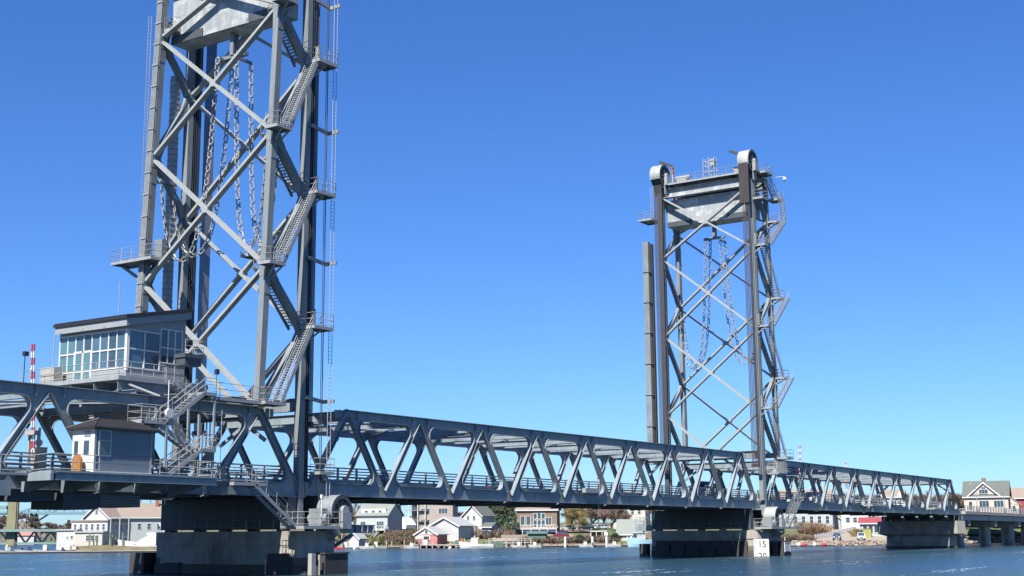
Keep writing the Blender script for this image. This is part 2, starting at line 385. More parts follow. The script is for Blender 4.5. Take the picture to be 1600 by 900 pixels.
ls = thing('lift_span', 'long blue-grey steel truss span hanging between the two lift towers', 'bridge span', (0,0,6.4))
span(ls, 0, 10.16, 9, lambda x: 6.48, lambda x: 13.9)
fl = thing('flanking_span', 'near truss span at left with the control house and operator booth on it', 'bridge span', (-55,0,6.4), group='truss spans either side of the lift towers')
span(fl, -.9-10.16*7, 10.16, 7, lambda x: 6.35, lambda x: 13.4, heavy=((6,0),(6,1)))
fr = thing('flanking_span', 'far truss span at right, from the far lift tower to the hammerhead pier', 'bridge span', (94,0,6.4), group='truss spans either side of the lift towers')
span(fr, 94.3, 10.3, 9, lambda x: 6.5-(x-94)*.001, lambda x: 13.45-(x-94)*.0056, heavy=((0,0),(0,1)))

# ------------------------------------------------------------------ tower pieces
def railing(mb, pts, h=1.1, step=1.3, r=.028, bars=(1.0, .55, .12)):
    for a, b in zip(pts, pts[1:]):
        a = Vector(a); b = Vector(b); n = max(1, round((b-a).length/step))
        for f in bars: mb.tube(a+Vector((0,0,h*f)), b+Vector((0,0,h*f)), r, 4, cap=False)
        for i in range(n+1):
            p = a+(b-a)*(i/n); mb.tube(p, p+Vector((0,0,h)), r, 4, cap=False)
    return mb
def platform(root, x0, x1, y0, y1, z, sides='xXyY', name='platform', mt=None):
    mb = M().box(x0,x1,y0,y1,z-.05,z)
    for a, b in (((x0,y0),(x1,y0)),((x1,y0),(x1,y1)),((x1,y1),(x0,y1)),((x0,y1),(x0,y0))):
        mb.beam((*a,z-.13),(*b,z-.13),.06,.26)
    part(root, name, mb, mt or GALV)
    rl = M()
    seg = {'y': [(x0,y0,z),(x1,y0,z)], 'X': [(x1,y0,z),(x1,y1,z)], 'Y': [(x1,y1,z),(x0,y1,z)], 'x': [(x0,y1,z),(x0,y0,z)]}
    for c in sides: railing(rl, seg[c])
    part(root, 'railing', rl, GALV)
def stair(root, xa, za, xb, zb_, y0, y1, mesh_panels=False, name='stair_flight'):
    """flight from the low end (xa, za) to the high end (xb, zb_) between y0 and y1"""
    mb = M(); a = Vector((xa,0,za)); b = Vector((xb,0,zb_)); n = max(3, int(abs(zb_-za)/.22))
    for y in (y0, y1): mb.beam((xa,y,za-.1), (xb,y,zb_-.1), .06, .3, (0,0,1))
    part(root, name, mb, GALV)
    tr = M()
    for i in range(1, n):
        p = a+(b-a)*(i/n); tr.box(p.x-.13, p.x+.13, y0+.03, y1-.03, p.z-.03, p.z+.01)
    part(root, 'tread', tr, GALV, kind='stuff')
    rl = M()
    for y in (y0, y1):
        for h in (1.0, .55): rl.tube((xa,y,za+h), (xb,y,zb_+h), .028, 4)
        k = max(2, int((b-a).length/1.3))
        for i in range(k+1):
            p = a+(b-a)*(i/k); rl.tube((p.x,y,p.z), (p.x,y,p.z+1.0), .025, 4)
        if mesh_panels:
            k = int((b-a).length/.16)
            for i in range(k+1):
                p = a+(b-a)*(i/k); rl.tube((p.x,y,p.z+.1), (p.x,y,p.z+1.0), .008, 3, cap=False)
    part(root, 'railing', rl, GALV)
def ladder(root, x, y, z0, z1, wd=.45, axis='x', cage=True, mt=None):
    mb = M(); dx, dy = (wd/2, 0) if axis == 'x' else (0, wd/2)
    for s in (-1, 1): mb.tube((x+s*dx,y+s*dy,z0),(x+s*dx,y+s*dy,z1),.035,4)
    z = z0+.2
    while z < z1: mb.tube((x-dx,y-dy,z),(x+dx,y+dy,z),.017,3,cap=False); z += .33
    part(root, 'ladder', mb, mt or GALV)

def sheave_wheel(root, cx, y0, y1, z, r, hood=True, hm=None):
    mb = M(); n = 36
    ring = [(cx+r*math.cos(2*math.pi*i/n), z+r*math.sin(2*math.pi*i/n)) for i in range(n)]
    mb.prism([(cx+(x-cx)*.9, z+(zz-z)*.9) for x, zz in ring], 'y', y0+.12, y1-.12)
    for ya, yb in ((y0, y0+.12), (y1-.12, y1)):
        for i in range(n):
            (ax, az), (bx, bz) = ring[i], ring[(i+1)%n]
            f = .82; p = [(ax,ya,az),(bx,ya,bz),(bx,yb,bz),(ax,yb,az)]+[(cx+(ax-cx)*f,ya,z+(az-z)*f),(cx+(bx-cx)*f,ya,z+(bz-z)*f),(cx+(bx-cx)*f,yb,z+(bz-z)*f),(cx+(ax-cx)*f,yb,z+(az-z)*f)]
            mb.add(p, [(0,1,2,3),(7,6,5,4),(0,4,5,1),(2,6,7,3)])
        for i in range(8):
            t = math.pi*2*i/8; mb.beam((cx,(ya+yb)/2,z),(cx+r*.85*math.cos(t),(ya+yb)/2,z+r*.85*math.sin(t)),.16,.12,(0,1,0))
    mb.tube((cx,y0-.18,z),(cx,y1+.18,z),.35,14)
    part(root, 'sheave', mb, DARKST)
    part(root, 'bearing_block', M().tube((cx,y0-.5,z),(cx,y0-.19,z),.42,14).box(cx-.55,cx+.55,y0-.62,y0-.2,z-1.5,z-.15), GALV)
    if hood:
        hd = M(); N_ = 20; R1 = r+.12; R2 = r+.07
        A = []
        for i in range(N_+1):
            t = R(-22)+R(224)*i/N_; A.append((math.cos(t), math.sin(t)))
        for Rr in (R1, R2): hd.strip([(cx+c*Rr, y0-.05, z+s_*Rr) for c, s_ in A], [(cx+c*Rr, y1+.05, z+s_*Rr) for c, s_ in A])
        part(root, 'sheave_hood', hd, hm or CWM)
        hr_ = M()
        for y in (y0-.055, y1+.055): hr_.strip([(cx+c*(R1-.03), y, z+s_*(R1-.03)) for c, s_ in A], [(cx+c*(r-.22), y, z+s_*(r-.22)) for c, s_ in A])
        part(root, 'hood_side', hr_, DARKST)

def tower(root, xf, s, ub, ut, flightY, right):
    """xf: front (lift side) leg line; s: direction from front to rear along the bridge."""
    zr = [13.4, 25.2, 36.9, 48.3]; zf = [20.2, 31.9, 43.7]; ZT = 55.0
    def ur(z): return ub+(ut-ub)*(z-13.4)/35
    def xr(z): return xf+s*ur(z)
    NS = (0, W)
    for y in NS:
        # front leg: H-shaped box with plates; rear leg slightly inclined
        mb = M(); mb.box(min(xf+s*.42,xf-s*.12), max(xf+s*.42,xf-s*.12), y-.27, y+.27, 3.95, ZT)
        part(root, 'front_leg', mb, STEELT)
        fp = M()
        for sy in (-1, 1): fp.box(min(xf+s*.46,xf-s*.14), max(xf+s*.46,xf-s*.14), y+sy*.30-.028, y+sy*.30+.028, 3.97, ZT-.1)
        part(root, 'leg_flange', fp, STEELT)
        gx = xf-s*.36; gm = STEELT if right and y == 0 else GUIDE
        part(root, 'guide_rail', M().box(gx-.22, gx+.22, y-.2, y+.2, 7.6, ZT-.5), gm)
        part(root, 'guide_flange', M().box(*sorted((gx-s*.26, gx-s*.22)), y-.32, y+.32, 7.6, ZT-.5).box(gx-.03, gx+.03, y-.32, y+.32, 7.6, ZT-.5), DARKST if gm is GUIDE else gm)
        part(root, 'rear_leg', M().beam((xr(13.3),y,13.3), (xr(ZT),y,ZT), .58, .64, (1,0,0)), STEELT)
        spl = M()
        for z in (23.5, 35.2, 46.8):                                   # bolted splices
            p = Vector((xr(z),y,z)); spl.beam(p-Vector((0,0,.7)), p+Vector((0,0,.7)), .64, .70, (1,0,0))
            q = Vector((xf,y,z-4)); spl.box(min(xf+s*.49,xf-s*.1), max(xf+s*.49,xf-s*.1), y-.36, y+.36, q.z-.7, q.z+.7)
        part(root, 'splice_plate', spl, STEELT)
        # zigzag of the side face
        pts = [(xr(13.6), 13.6)]
        for i in range(3): pts += [(xf, zf[i]), (xr(zr[i+1]), zr[i+1])]
        pts.append((xf, ZT-.6))
        for (xa, za), (xb, zb_) in zip(pts, pts[1:]):
            a = Vector((xa,0,za)); b = Vector((xb,0,zb_)); d = (b-a).normalized(); a += d*.3; b -= d*.3
            g = M().ibeam((a.x,y,a.z), (b.x,y,b.z), .5, .52, (0,1,0) if False else (0,0,1), t=.05)
            g.beam((a.x,y,a.z),(b.x,y,b.z),.44,.44)
            for p, q in ((a, d), (b, -d)):                             # haunched ends
                g.beam((p.x,y,p.z), (p.x+q.x*1.6,y,p.z+q.z*1.6), .46, 1.15, (0,0,1), .46, .54)
            part(root, 'side_brace', g, STEELT)
        for z in zr[1:]+zf:
            x = xf+s*.12 if z in zf else xr(z)
            g = M(); g.prism([(x-.62,z-1.1),(x+.62,z-1.1),(x+.62,z+1.1),(x-.62,z+1.1)], 'y', y-.36 , y+.36) if False else g.box(x-.38, x+.38, y-.34, y+.34, z-.9, z+.9)
            part(root, 'gusset', g, STEELT)
    def cross(x, z0, z1, xt=None):
        xt = x if xt is None else xt
        for (ya, yb) in ((0, W), (W, 0)):
            dy = .35 if ya == 0 else -.35
            a = Vector((x, ya+dy, z0+.3)); b = Vector((xt, yb-dy, z1-.3))
            if ya == 0: part(root, 'cross_brace', M().beam(a, b, .56, .24), BRACE)
            else:                                                       # the other arm is broken at the crossing
                c = (a+b)/2; d = (b-a).normalized()
                part(root, 'cross_brace', M().beam(a, c-d*.3, .55, .235).beam(c+d*.3, b, .55, .235), BRACE)
        c = Vector(((x+xt)/2, W/2, (z0+z1)/2))
        part(root, 'crossing_plate', M().box(c.x-.3, c.x+.3, c.y-.36, c.y+.36, c.z-.3, c.z+.3), BRACE)
    levels = list(zip(zr, zr[1:]))+[(48.3, 59.8 if False else ZT)]
    for z0, z1 in levels[:3]: cross(xr(z0)-(0 if right else 0), z0, z1, xr(z1))
    cross(xr(48.3), 48.3, ZT-.3, xr(ZT))
    for z0, z1 in ((zf[0], zf[1]), (zf[1], zf[2]), (zf[2], ZT-1.6)): cross(xf, z0, z1)
    for ya in (0, W):                                                    # V down to the portal beam
        sy = 1 if ya == 0 else -1
        part(root, 'cross_brace', M().beam((xf, ya+sy*.35, 19.9), (xf, W/2-sy*.5, 14.6), .55, .24), BRACE)
    part(root, 'portal_beam', M().ibeam((xf,.35,14.0), (xf,W-.35,14.0), .5, 1.1), STEELT)
    part(root, 'portal_beam', M().ibeam((xr(13.9),.35,14.1), (xr(13.9),W-.35,14.1), .45, .7), STEELT)
    for z in (53.0,):                                                    # head girders
        part(root, 'head_girder', M().ibeam((xf+s*.1,.34,53.75), (xf+s*.1,W-.34,53.75), .9, 1.35, t=.07), CWM)
        part(root, 'head_girder', M().ibeam((xr(54),.34,53.9), (xr(54),W-.34,53.9), .6, 1.2, t=.07), STEELT)
    for y in (0, W, 3.4, W-3.4):
        part(root, 'head_strut', M().ibeam((xf+s*.7,y,54.6), (xr(54.6)-s*.35,y,54.6), .4, .7), STEELT)
    # head deck with machinery
    xa, xb = sorted((xf-s*.8, xr(55)+s*.9))
    platform(root, xa, xb, 1.1, W-1.1, 55.12, 'xXyY', 'head_deck')
    mc = M(); cx = xf+s*2.3
    for y in (2.6, W-2.6): mc.box(cx-.6, cx+.6, y-.8, y+.8, 55.12, 56.3).tube((cx,y-1.2,56.5),(cx,y+1.2,56.5),.35,10)
    part(root, 'motor', mc, GALV)
    fx = xf-s*.1; af = M()                                               # antenna frame in the middle
    for dx in (-.4,.4):
        for dy in (-.9,0,.9): af.tube((fx+dx,6.5+dy,55.1),(fx+dx,6.5+dy,58.2),.06,5)
    for z in (56.0, 56.9, 57.6): 
        for dy in (-.9,.9): af.beam((fx-.4,6.5+dy,z),(fx+.4,6.5+dy,z),.08,.08)
        for dx in (-.4,.4): af.beam((fx+dx,5.6,z),(fx+dx,7.4,z),.08,.08)
    af.box(fx-.35,fx+.35,5.7,6.3,56.95,57.9)
    part(root, 'antenna_frame', af, GALV)
    for y, sgn in ((12.9, 1), (1.6, 1)):                                 # davit cranes with orange winches
        px = xf+s*.9 if y < 5 else xf+s*.3
        part(root, 'davit_post', M().tube((px,y,55.1),(px,y,57.2),.14,8).tube((px+.3,y,55.1),(px+.3,y,57.9),.09,6), GALV)
        part(root, 'davit_motor', M().box(px-.18,px+.15,y-.18,y+.18,56.8,57.5).box(px-.25,px+.18,y-.15,y+.2,57.62,57.95), ORANGE)
        part(root, 'davit_boom', M().beam((px-.1,y,58.0),(px-.5,y+1.9,58.9),.32,.34), BLACK)
    scx = xf-s*.65
    for y in (.2, W-.2):
        sheave_wheel(root, scx+s*.1, y-.8, y+.8, 56.4, 1.65)
        part(root, 'sheave_pedestal', M().box(scx-.2,scx+.9,y-1.0,y-.82,53.6,56.2).box(scx-.2,scx+.9,y+.82,y+1.0,53.6,56.2), STEELT)
    # side platforms and stairs on the near face
    Y0, Y1 = -1.65, -.75
    for i, z in enumerate(zr[1:]):
        x = xr(z); a, b = sorted((x-s*.5, x+s*1.3))
        platform(root, a, b, -1.75, -.4, z+.1, 'xXy')
        part(root, 'platform_bracket', M().beam((x,-.35,z-.9),(x+s*.6,-1.6,z-.1),.12,.12).beam((x-s*.4,-.35,z-.9),(x-s*.4,-1.6,z-.1),.12,.12), GALV)
    a, b = sorted((xr(14)-s*1.2, xr(14)+s*1.2))
    platform(root, a, b, -1.9, -.4, 13.75, 'xXy')
    for i, z in enumerate(zf):
        a, b = sorted((xf+s*.7, xf-s*(1.7 if not right else .6)))
        platform(root, a, b, -1.95, -.42, z+.35, 'xXy')
        part(root, 'platform_bracket', M().beam((xf-s*.4,-.35,z-.7),(xf-s*.5,-1.7,z+.1),.12,.12), GALV)
        pm = M().box(xf-s*.6-.15,xf-s*.6+.15,-.75,-.45,z+.35,z+2.0)
        part(root, 'control_cabinet', pm, STEELT)
    lo = [(xr(14)-s*.9, 13.8)]+[(xr(z)-s*.4, z+.15) for z in zr[1:]]
    hi = [(xf+s*.5, z+.35) for z in zf]
    for i in range(3):
        stair(root, lo[i][0], lo[i][1], hi[i][0], hi[i][1], Y0, Y1)          # up towards the front
        ya, yb = flightY
        stair(root, hi[i][0]-s*.1, hi[i][1], xr(zr[i+1])+s*(.2 if not right else 1.1), zr[i+1]+.15, ya, yb)
    # bracing outriggers that carry the ladder and cables
    if not right:
        for z in (14.6, 26.6, 38.4, 50.1):
            part(root, 'outrigger', M().beam((xf,-.5,z),(xf+2.2,-.5,z-.25),.2,.3).beam((xf+2.2,-.4,z-.25),(xf+2.2,-1.7,z-.25),.2,.3), GALV)
        ladder(root, xf+1.85, -1.5, 4.2, ZT, .42, 'x')
        part(root, 'riser_cable', M().tube((xf+1.25,-1.2,6),(xf+1.25,-1.2,ZT),.045,5).tube((xf+1.05,-1.2,6),(xf+1.05,-1.2,ZT),.03,5), BLACK)
    # rear far leg: conduits, straps, ladder and inspection balcony
    cy = W+.05; cm = M()
    for i in range(5): cm.beam((xr(14)+s*.45,cy-.28+i*.14,14),(xr(ZT)+s*.45,cy-.28+i*.14,ZT),.08,.08,(1,0,0))
    part(root, 'conduit_bank', cm, GALV)
    st = M(); z = 15
    while z < ZT: st.box(xr(z)+s*.52-.04, xr(z)+s*.52+.04, cy-.4, cy+.4, z-.05, z+.05); z += 2.05
    part(root, 'conduit_strap', st, GALV)
    if not right:
        ladder(root, xr(38)-.55, W+.62, 27.5, 50.5, .4, 'y', mt=STEELT)
        platform(root, xr(27)-1.2, xr(27)+.9, W-2.0, W+3.2, 27.4, 'xXyY', 'balcony')
        part(root, 'platform_bracket', M().beam((xr(26),W+.4,25.6),(xr(26)-.3,W+2.8,27.2),.2,.25).beam((xr(26),W+.4,26.8),(xr(26)-.3,W+.5,24.4),.3,.3), STEELT)
        part(root, 'control_cabinet', M().box(xr(27)+.2,xr(27)+.8,W-1.8,W-.8,27.4,29.2), STEELT)
        platform(root, xr(49)-.2, xr(49)+1.4, W-1.6, W-.5, 49.2, 'xXyY')
        platform(root, -4.2, -1.4, 1.0, 2.2, 27.6, 'xXyY'); platform(root, -3.9, -1.3, -.2+3.4, 4.6, 27.0, 'xXyY')
        # tall louvred guide cabinet beside the far front leg
    else:
        platform(root, xr(50)-.2, xr(50)+1.8, -1.9, -.4, 51.8, 'xXy'); platform(root, xf-.6, xf+1.2, -1.9, -.4, 51.0, 'xXy')
        stair(root, xr(49)+1.1, 48.5, xr(51)+.4, 51.9, -2.6, -1.9)
        stair(root, xr(51)+.6, 51.9, xf+2.2, 55.1, -1.7, -.9)
        platform(root, xf+.8, xf+3.4, -1.9, 1.0, 55.15, 'xXy')
        part(root, 'camera_arm', M().tube((xr(55)+.4,-1.6,55.1),(xr(55)+1.4,-2.6,55.3),.05,5).ball((xr(55)+1.4,-2.6,54.9),.3,8,6), WHITE)
        platform(root, xf-2.6, xf+.6, W+.4, W+2.6, 49.7, 'xXyY')
        ladder(root, xf-.6, W+1.3, 49.7, 55, .45, 'y')
        platform(root, xf-.4, xf+1.4, W-5.0+.4, W-3.2, 24.5, 'xXyY') if False else None
    # cabinet column outside the far front leg: tall rectangular trunk with hoops
    if right:
        tx = xf-2.1
        part(root, 'cable_trunk', M().box(tx-.5,tx+.3,W+1.1,W+2.0,13,46.2), STEELT)
        hp = M(); z = 14
        while z < 46: hp.box(tx-.62,tx+.9,W+1.02,W+2.18,z-.05,z+.05); z += 4.6
        part(root, 'trunk_hoop', hp, STEELT)
        part(root, 'cable_chute', M().box(tx+.5,tx+.62,W+.9,W+1.3,13,46).box(tx+.8,tx+.9,W+.9,W+1.3,13,46), GUIDE)
    else:
        part(root, 'cable_trunk', M().box(xf-1.9,xf-1.25,W+.1,W+.75,22,45.5), CWM)
        part(root, 'guide_shield', M().box(xf+.72,xf+1.12,W-.3,W+.3,9,ZT-1), DARKST)
        hp = M(); z = 22.5
        while z < 45.4: hp.box(xf-1.94,xf-1.21,W+.06,W+.79,z-.03,z+.03); z += .55
        part(root, 'trunk_hoop', hp, STEELT)

tl = thing('lift_tower', 'nearer steel lift tower at left, cut off by the top of the picture', 'lift tower', (-3.5,0,3.9), group='lift towers of the bridge')
tower(tl, -.9, -1, 5.08, 3.8, (.4, 1.2), False)
tr = thing('lift_tower', 'farther steel lift tower at right with both sheave hoods on its head', 'lift tower', (96,0,3.9), group='lift towers of the bridge')
tower(tr, 93.7, 1, 5.6, 5.0, (-2.6, -1.8), True)

# ------------------------------------------------------------------ counterweights, hoist ropes, chains
def counterweight(label, x0, x1, z0, z1):
    t = thing('counterweight', label, 'counterweight', ((x0+x1)/2, W/2, z0), group='counterweights of the lift span')
    bx = M(); y0, y1 = .55, W-.45
    bx.prism([(x0,z0),(x1,z0),(x1,z1),(x0,z1)], 'y', y0, y1); part(t, 'casing', bx, CWM)
    n = 9; me = {}
    for zi, (za, zb_) in enumerate(((z0+.45, z0+2.55), (z0+2.58, z1-.02))):
        for i in range(n):
            ya = y0+.03+i*(y1-y0-.06)/n; yb = ya+(y1-y0-.06)/n-.012
            part(t, 'side_plate', M().box(x0-.03,x0-.002,ya,yb,za,zb_), CWM)
    for i, (ya, yb) in enumerate(((y0+.02, y0+3.9), (y0+4.1, y1-4.3), (y1-4.1, y1-.02))):
        h = .75 if i != 1 else .4
        part(t, 'edge_grating', M().box(x0-.12,x0-.04,ya,yb,z0-.02,z0+h), DARKST if i != 1 else CWM)
    part(t, 'soffit_plate', M().box(x0+.15,x1-.15,y0+.3,y1-.3,z0-.09,z0-.003), CWM)
    cx = (x0+x1)/2
    part(t, 'hanger', M().box(cx-.35,cx-.15,7.1,7.5,z0-2.2,z0-.1).box(cx+.15,cx+.35,7.1,7.5,z0-2.2,z0-.1).beam((cx,5.7,z0-2.3),(cx,9.0,z0-2.3),.5,.3).beam((cx-.9,8.4,z0-2.4),(cx+.9,8.4,z0-2.4),.22,.22).beam((cx-.9,6.0,z0-2.9),(cx+.9,6.0,z0-2.9),.22,.22), STEELT)
    return t
counterweight('pale counterweight box high in the nearer tower, its underside showing', -3.85, -1.75, 48.0, 54.0)
counterweight('pale counterweight box under the head girder of the farther tower', 94.75, 97.6, 48.8, 52.9)

def ropes(label, x, yc, z0, z1, grp, n=10, r=.045, sp=1.26):
    mb = M()
    for i in range(n): mb.tube((x, yc-sp/2+i*sp/(n-1), z0), (x, yc-sp/2+i*sp/(n-1), z1), r, 5, cap=False)
    mb.box(x-.16,x+.16,yc-sp*.6,yc+sp*.6,z0-.45,z0)
    single('hoist_ropes', mb, ROPE, label, 'wire ropes', grp, loc=(x,yc,z0))
g = 'bundles of hoist ropes on the lift towers'
ropes('dark hoist ropes beside the near front leg of the nearer tower', .12, .05, 12.6, 56.4, g, 6, .05, .7)
ropes('dark hoist ropes seen between the far legs of the nearer tower', 1.35, W-.2, 12.6, 56.4, g)
ropes('purple-brown hoist ropes left of the near leg of the farther tower', 91.75, .1, 12.6, 56.4, g, 6, .058, 1.0)
part(tr, 'rope_guide', M().box(91.45,91.6,-.55,.95,50,56), GUIDE)
ropes('brown hoist ropes against the far leg of the farther tower', 92.2, W-.2, 12.6, 56.4, g)

def catenary(a, b, zl, n):
    """hanging curve from a to b whose lowest point is at height zl"""
    a = Vector(a); b = Vector(b); h = ((b-a).x**2+(b-a).y**2)**.5
    lo, hi = .05, h*6
    def sag(c):
        # y = c*cosh((s-s0)/c)+k through (0,a.z),(h,b.z)
        l, r = -h*3, h*4
        for _ in range(60):
            s0 = (l+r)/2; f = c*(math.cosh(s0/c)-math.cosh((h-s0)/c))-(a.z-b.z)
            if f > 0: r = s0
            else: l = s0
        return s0, a.z-c*math.cosh(s0/c)+c
    lo, hi = h/25, h*3
    for _ in range(60):
        c = (lo+hi)/2
        try: s0, zm = sag(c)
        except OverflowError: lo = c; continue
        if zm < zl: lo = c
        else: hi = c
    pts = []
    for i in range(n*8+1):
        s = h*i/(n*8); pts.append((s, a.z-c*math.cosh(s0/c)+c*math.cosh((s-s0)/c)))
    return [a+Vector(((b-a).x*s/h, (b-a).y*s/h, z-a.z)) for s, z in pts]
def chain(label, a, b, zl, grp, pitch=.62):
    pts = catenary(a, b, zl, 60); mb = M(); acc = 0; nxt = 0; k = 0
    L_ = [0]
    for p, q in zip(pts, pts[1:]): L_.append(L_[-1]+(q-p).length)
    def at(s):
        for i in range(len(L_)-1):
            if L_[i+1] >= s: f = (s-L_[i])/(L_[i+1]-L_[i]); return pts[i].lerp(pts[i+1], f)
        return pts[-1]
    n = int(L_[-1]/pitch)
    for i in range(n):
        p = at(i*pitch); q = at((i+1)*pitch); d = (q-p).normalized()
        side = Vector((1,0,0)) if i % 2 else d.cross(Vector((1,0,0))).normalized()
        side = (side+Vector((.35,0,0)) if not i % 2 else side+d.cross(side)*.3).normalized()
        c = (p+q)/2; hl = pitch*.47; hw = .16; r = .066
        ring = [c-d*hl, c-d*hl*.7+side*hw, c+d*hl*.7+side*hw, c+d*hl, c+d*hl*.7-side*hw, c-d*hl*.7-side*hw, c-d*hl]
        for u, v in zip(ring, ring[1:]): mb.tube(u, v, r, 5, cap=False)
    single('chain', mb, CHAINM, label, 'chain', grp, loc=tuple(a))
g = 'balance chains hanging in the lift towers'
for nm, cx, zc in (('nearer', -2.8, 45.6), ('farther', 96.1, 46.4)):
    s = -1 if nm == 'nearer' else 1; e = cx+s*1.6
    side_l, side_r = 'far-side', 'near-side'
    chain(f'heavy chain looping to the far legs of the {nm} tower, bridge-mouth one', (cx+.9,8.4,zc), (e+1.1,14.2,34.8), 27.9, g)
    chain(f'heavy chain looping to the far legs of the {nm} tower, landward one', (cx-.9,8.4,zc), (e-.2,14.2,34.8), 27.2, g)
    chain(f'heavy chain looping to the near legs of the {nm} tower, bridge-mouth one', (cx+.9,6.0,zc-.6), (e+1.1,1.2,34.6), 28.0, g)
    chain(f'heavy chain looping to the near legs of the {nm} tower, landward one', (cx-.9,6.0,zc-.6), (e-.2,1.2,34.6), 27.3, g)
    for rt_, yy in ((tl if nm == 'nearer' else tr, 14.2), (tl if nm == 'nearer' else tr, 1.2)):
        part(rt_, 'chain_bracket', M().box(min(e-.4,e+1.3),max(e-.4,e+1.3),yy-.15,yy+.15,34.7,35.0).beam((e,yy,34.85),(e,yy+(.6 if yy>7 else -.9),34.85),.3,.3), STEELT)

cb = thing('cable_bundle', 'thin vertical service cables with junction boxes between the legs of the nearer tower', 'cables', (-1.9,10.4,7.6))
for i in range(7): part(cb, 'cable', M().tube((-1.9+.1*(i%2),9.7+i*.22,7.6),(-1.9+.1*(i%2),9.7+i*.22,13.6),.035,5), BLACK)
for y, z in ((9.6,10.2),(11.3,10.9)): part(cb, 'junction_box', M().box(-2.2,-1.8,y-.25,y+.25,z-.7,z+.7), GALV)
for z in (9.0,11.6): part(cb, 'cable_rail', M().beam((-1.95,9.2,z),(-1.95,11.8,z),.06,.06), GALV)
# ------------------------------------------------------------------ piers
def nose(x0, x1, y0, y1, r=None):
    """plan of a pier with pointed-round ends across the bridge"""
    xm = (x0+x1)/2; hw = (x1-x0)/2; out = []
    for i in range(13):
        t = math.pi+math.pi*i/12; c_ = math.cos(t); out.append((xm+hw*math.copysign(abs(c_)**.6, c_), y0-1.25*abs(math.sin(t))**.8))
    for i in range(13):
        t = math.pi*i/12; c_ = math.cos(t); out.append((xm+hw*math.copysign(abs(c_)**.6, c_), y1+1.25*abs(math.sin(t))**.8))
    return out
def tower_pier(label, xa, xb, s, near):
    t = thing('pier', label, 'bridge pier', ((xa+xb)/2, W/2, 0), group='piers under the lift towers')
    ya, yb = (-.75, W-.2) if near else (-.5, W-.4)
    part(t, 'pier_cap', M().prism(nose(xa-.12,xb+.12,ya,yb), 'z', 2.35, 3.5), CONC)
    part(t, 'tide_stain', M().prism(nose(xa-.02,xb+.02,ya-.02,yb+.02), 'z', .76, 1.35), mat('stained_concrete', (.10,.095,.075), .85, 0, .35, 1.0, streak=1, bump=.3))
    part(t, 'pier_shaft', M().prism(nose(xa,xb,ya,yb), 'z', .75, 2.346), CONC)
    part(t, 'pier_footing', M().prism(nose(xa-.25,xb+.25,ya,yb), 'z', -4, .746), CONCW)
    # form joints: raised concrete panels on the face toward the land
    n = 7; fx = xa if s < 0 else xa
    for i in range(n):
        y0 = ya+.1+i*(yb-ya-.2)/n; y1 = y0+(yb-ya-.2)/n-.03
        if near: part(t, 'concrete_panel', M().box(xa-.06,xa+.01,y0,y1,.8,2.3), CONC)
    # timber or rubber fender panels
    if not near:
        for i in range(6):
            y0 = ya+.6+i*(yb-ya-2.0)/5.4
            part(t, 'fender_panel', M().box(xa-.4,xa-.26,y0,y0+2.0,-1,2.1), WOODK)
    # girders carrying the tower
    fx0, fx1 = (xa+.2, xa+1.2)
    part(t, 'transverse_girder', M().box(fx0,fx1,-.2,W+.1,3.66,6.3), mat('shade_dark_steel', (.05,.062,.07), .6, 0, .3, .5, streak=1))  # girder base colour darkened to stand in for deep shade above the pier
    part(t, 'transverse_girder', M().box(xb-1.2,xb-.2,-.2,W+.1,3.66,6.3), MATS['shade_dark_steel'])
    for y in (.7, W-.7, W*.5):
        part(t, 'bearing', M().box(fx0+.1,fx1-.1,y-.4,y+.4,3.5,3.655).box(xb-1.1,xb-.3,y-.4,y+.4,3.5,3.655), DARKST)
    st = M()
    for i in range(9): 
        y = 1.2+i*(W-2.4)/8; st.tube((xa+.05,y,3.3),(xa+.05,y,4.4),.03,4)
    st.tube((xa+.05,1.2,4.4),(xa+.05,W-1.2,4.4),.025,4); st.tube((xa+.05,1.2,3.85),(xa+.05,W-1.2,3.85),.025,4)
    part(t, 'railing', st, GALV)
    return t
p1 = tower_pier('concrete pier with lit rounded end under the nearer lift tower', -2.7, 2.1, -1, True)
p2 = tower_pier('concrete pier with dark fender panels under the farther lift tower', 88.3, 96.5, 1, False)
# end shields and fenders
part(p1, 'fender', M().box(-1.6,1.2,-3.6,-2.55,-2,1.62).box(-1.68,1.28,-3.68,-2.5,1.62,1.75), WOODK)
part(p1, 'fender', M().box(-3.4,-1.4,W+1.1,W+2.9,-2,1.75), WOODK)
part(p1, 'fender_pile', M().box(-3.2,-2.7,-3.6,-3.2,-2,1.7).tube((-2.2,-3.5,-2),(-2.2,-3.5,1.6),.1,8), CONCL)
part(p1, 'fender_rail', M().box(-3.1,-2.96,-1.0,1.6,-.5,1.7).box(-3.06,-2.8,W-3,W-1,-.5,.9), WOODK)
part(p2, 'fender', M().box(87.8,88.8,W+.7,W+1.9,-2,1.7), WOODK)
part(p2, 'fender', M().box(91.2,93.2,-2.6,-2.0,-2,2.0), WOODK)
part(p2, 'fender', M().box(92.0,94.6,-3.4,-2.9,-2,2.0), WOODK)
sg = thing('notice_board', 'small grey framed notice on the fender right of the clearance board', 'sign', (93.3,-3.42,1.2))
part(sg, 'panel', M().box(92.35,94.1,-3.47,-3.405,.6,1.75), mat('notice_grey', (.42,.45,.47), .6))
part(sg, 'frame', M().box(92.28,92.35,-3.5,-3.4,.5,1.8).box(94.1,94.17,-3.5,-3.4,.5,1.8).box(92.35,94.1,-3.5,-3.4,1.75,1.82), WHITE)
